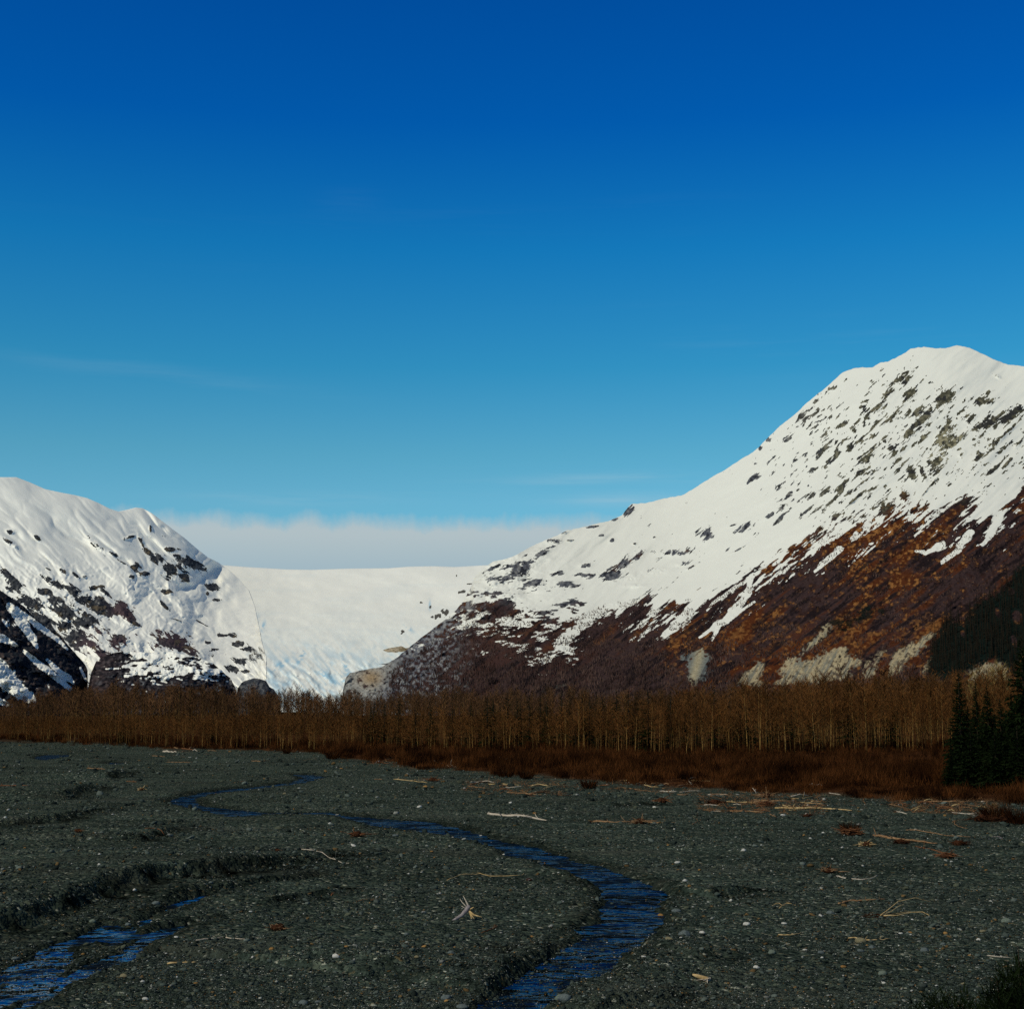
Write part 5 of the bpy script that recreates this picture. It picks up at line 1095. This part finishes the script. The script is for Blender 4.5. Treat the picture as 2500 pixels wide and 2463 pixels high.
# ---------------------------------------------------------------- light, sky, camera
SUN_EL = math.radians(42); SUN_AZ = math.radians(-133)    # azimuth from +Y, negative = left
w = bpy.data.worlds.new('World'); SC.world = w; w.use_nodes = True; nt = w.node_tree; bg = nt.nodes['Background']
sky = nt.nodes.new('ShaderNodeTexSky'); sky.sky_type = 'NISHITA'; sky.sun_disc = False; sky.sun_elevation = SUN_EL; sky.sun_rotation = SUN_AZ
sky.air_density = 1; sky.dust_density = .3; sky.ozone_density = 2
tc = nt.nodes.new('ShaderNodeTexCoord'); sp = nt.nodes.new('ShaderNodeSeparateXYZ'); nt.links.new(tc.outputs['Generated'], sp.inputs[0])
# polariser's deeper blue with height; low and overhead sky dimmed for weaker fill
t_ = [(0, (.30, .36, .40)), (.06, (.32, .45, .50)), (.10, (.46, .88, .96)), (.140, (.42, .90, .98)), (.173, (.335, .87, .93)), (.2306, (.14, .785, .97)), (.307, (.042, .67, 1.06)), (.385, (.004, .455, 1.07)), (.455, (.002, .40, 1.02)), (.50, (.06, .34, .85)), (.62, (.30, .34, .38))]
tint = ramp(nt, sp.outputs[2], [(p, tuple(v/1.25 for v in c)) for p, c in t_])
skyc = mixc(nt, 1.0, sky.outputs[0], tint, 'MULTIPLY')
v = nt.nodes.new('ShaderNodeVectorMath'); v.operation = 'SCALE'; nt.links.new(skyc, v.inputs[0]); v.inputs['Scale'].default_value = 1.25
# cloud bank low over the ice field and thin wisps
az_ = mathn(nt, 'DIVIDE', sp.outputs[0], mathn(nt, 'MAXIMUM', sp.outputs[1], .15))
def cn(sx, sz, scale, detail, rough=.55):
    cb = nt.nodes.new('ShaderNodeCombineXYZ'); nt.links.new(mathn(nt, 'MULTIPLY', az_, sx), cb.inputs[0]); nt.links.new(mathn(nt, 'MULTIPLY', sp.outputs[2], sz), cb.inputs[1])
    n_ = nt.nodes.new('ShaderNodeTexNoise'); n_.inputs['Scale'].default_value = scale; n_.inputs['Detail'].default_value = detail; n_.inputs['Roughness'].default_value = rough
    nt.links.new(cb.outputs[0], n_.inputs['Vector']); return n_.outputs[0]
n1 = cn(60, 34, 1, 5, .6); n2 = cn(9, 14, 1, 4)
topz = mathn(nt, 'ADD', mathn(nt, 'MULTIPLY_ADD', n1, .020, .1185), mathn(nt, 'MULTIPLY', n2, .004))
dz = mathn(nt, 'SUBTRACT', topz, sp.outputs[2])
band = mathn(nt, 'MULTIPLY', mathn(nt, 'MULTIPLY_ADD', dz, 85, .25, clamp=True), .96)
cc = ramp(nt, sp.outputs[2], [(.096, (.365, .475, .535)), (.108, (.41, .505, .545)), (.120, (.455, .53, .555)), (.132, (.38, .51, .57))])
cs = nt.nodes.new('ShaderNodeVectorMath'); cs.operation = 'SCALE'; nt.links.new(cc, cs.inputs[0]); cs.inputs['Scale'].default_value = 10
n3 = cn(2.2, 40, 1.6, 6, .62); n4 = cn(1.1, 9, 1.3, 2)
wisp = mathn(nt, 'MULTIPLY', mathn(nt, 'MULTIPLY_ADD', n3, 4, -2.15, clamp=True), mathn(nt, 'MULTIPLY_ADD', n4, 5, -2.6, clamp=True))
wz = ramp(nt, sp.outputs[2], [(.12, (1, 1, 1)), (.17, (.8, .8, .8)), (.24, (.5, .5, .5)), (.33, (.15, .15, .15)), (.36, (0, 0, 0))])
wisp = mathn(nt, 'MULTIPLY', mathn(nt, 'MULTIPLY', wisp, wz), .25)
fil = mathn(nt, 'MULTIPLY_ADD', cn(7, 110, 1, 6, .65), 3.4, -1.25, clamp=True)
for (a0, z0, aw, zw, g0, sl) in ((-.265, .2225, .10, .0065, .34, -.06), (-.19, .214, .06, .003, .20, -.05), (.075, .158, .055, .003, .30, 0), (.02, .1545, .05, .002, .20, 0), (.085, .1425, .05, .0045, .42, .01), (-.155, .1415, .06, .004, .25, 0), (-.118, .334, .022, .008, .10, .1), (.16, .156, .05, .003, .2, 0)):
    da = mathn(nt, 'DIVIDE', mathn(nt, 'SUBTRACT', az_, a0), aw); dz_ = mathn(nt, 'DIVIDE', mathn(nt, 'SUBTRACT', sp.outputs[2], mathn(nt, 'MULTIPLY_ADD', mathn(nt, 'SUBTRACT', az_, a0), sl, z0)), zw)
    q = mathn(nt, 'ADD', mathn(nt, 'MULTIPLY', da, da), mathn(nt, 'MULTIPLY', dz_, dz_))
    wisp = mathn(nt, 'ADD', wisp, mathn(nt, 'MULTIPLY', mathn(nt, 'MULTIPLY', mathn(nt, 'POWER', 2.718, mathn(nt, 'MULTIPLY', q, -1.0)), g0*(.22 if z0 > .2 else 1)), fil))
c1 = mixc(nt, wisp, v.outputs[0], (3.6, 5.4, 6.4))
c2 = mixc(nt, band, c1, cs.outputs[0])
nt.links.new(c2, bg.inputs[0]); bg.inputs[1].default_value = .1
L = bpy.data.lights.new('sun', 'SUN'); L.energy = 2.75; L.angle = math.radians(.5); L.color = (1, .93, .72)
lo = bpy.data.objects.new('sun', L); COL.objects.link(lo)
sd = Vector((math.sin(SUN_AZ)*math.cos(SUN_EL), math.cos(SUN_AZ)*math.cos(SUN_EL), math.sin(SUN_EL)))
lo.rotation_euler = sd.to_track_quat('Z', 'Y').to_euler()
cam = bpy.data.cameras.new('camera'); co = bpy.data.objects.new('camera', cam); COL.objects.link(co); SC.camera = co
cam.sensor_fit = 'HORIZONTAL'; cam.sensor_width = 36; cam.lens = 36*F/2500; cam.clip_start = .5; cam.clip_end = 60000
co.location = (0, 0, CAMH); co.rotation_euler = (math.radians(90)+TILT, 0, 0)
vs = SC.view_settings; vs.view_transform = 'Standard'; vs.look = 'None'; vs.gamma = 1; vs.exposure = 0
SC.cycles.max_bounces = 6; SC.cycles.diffuse_bounces = 2; SC.cycles.use_denoising = False
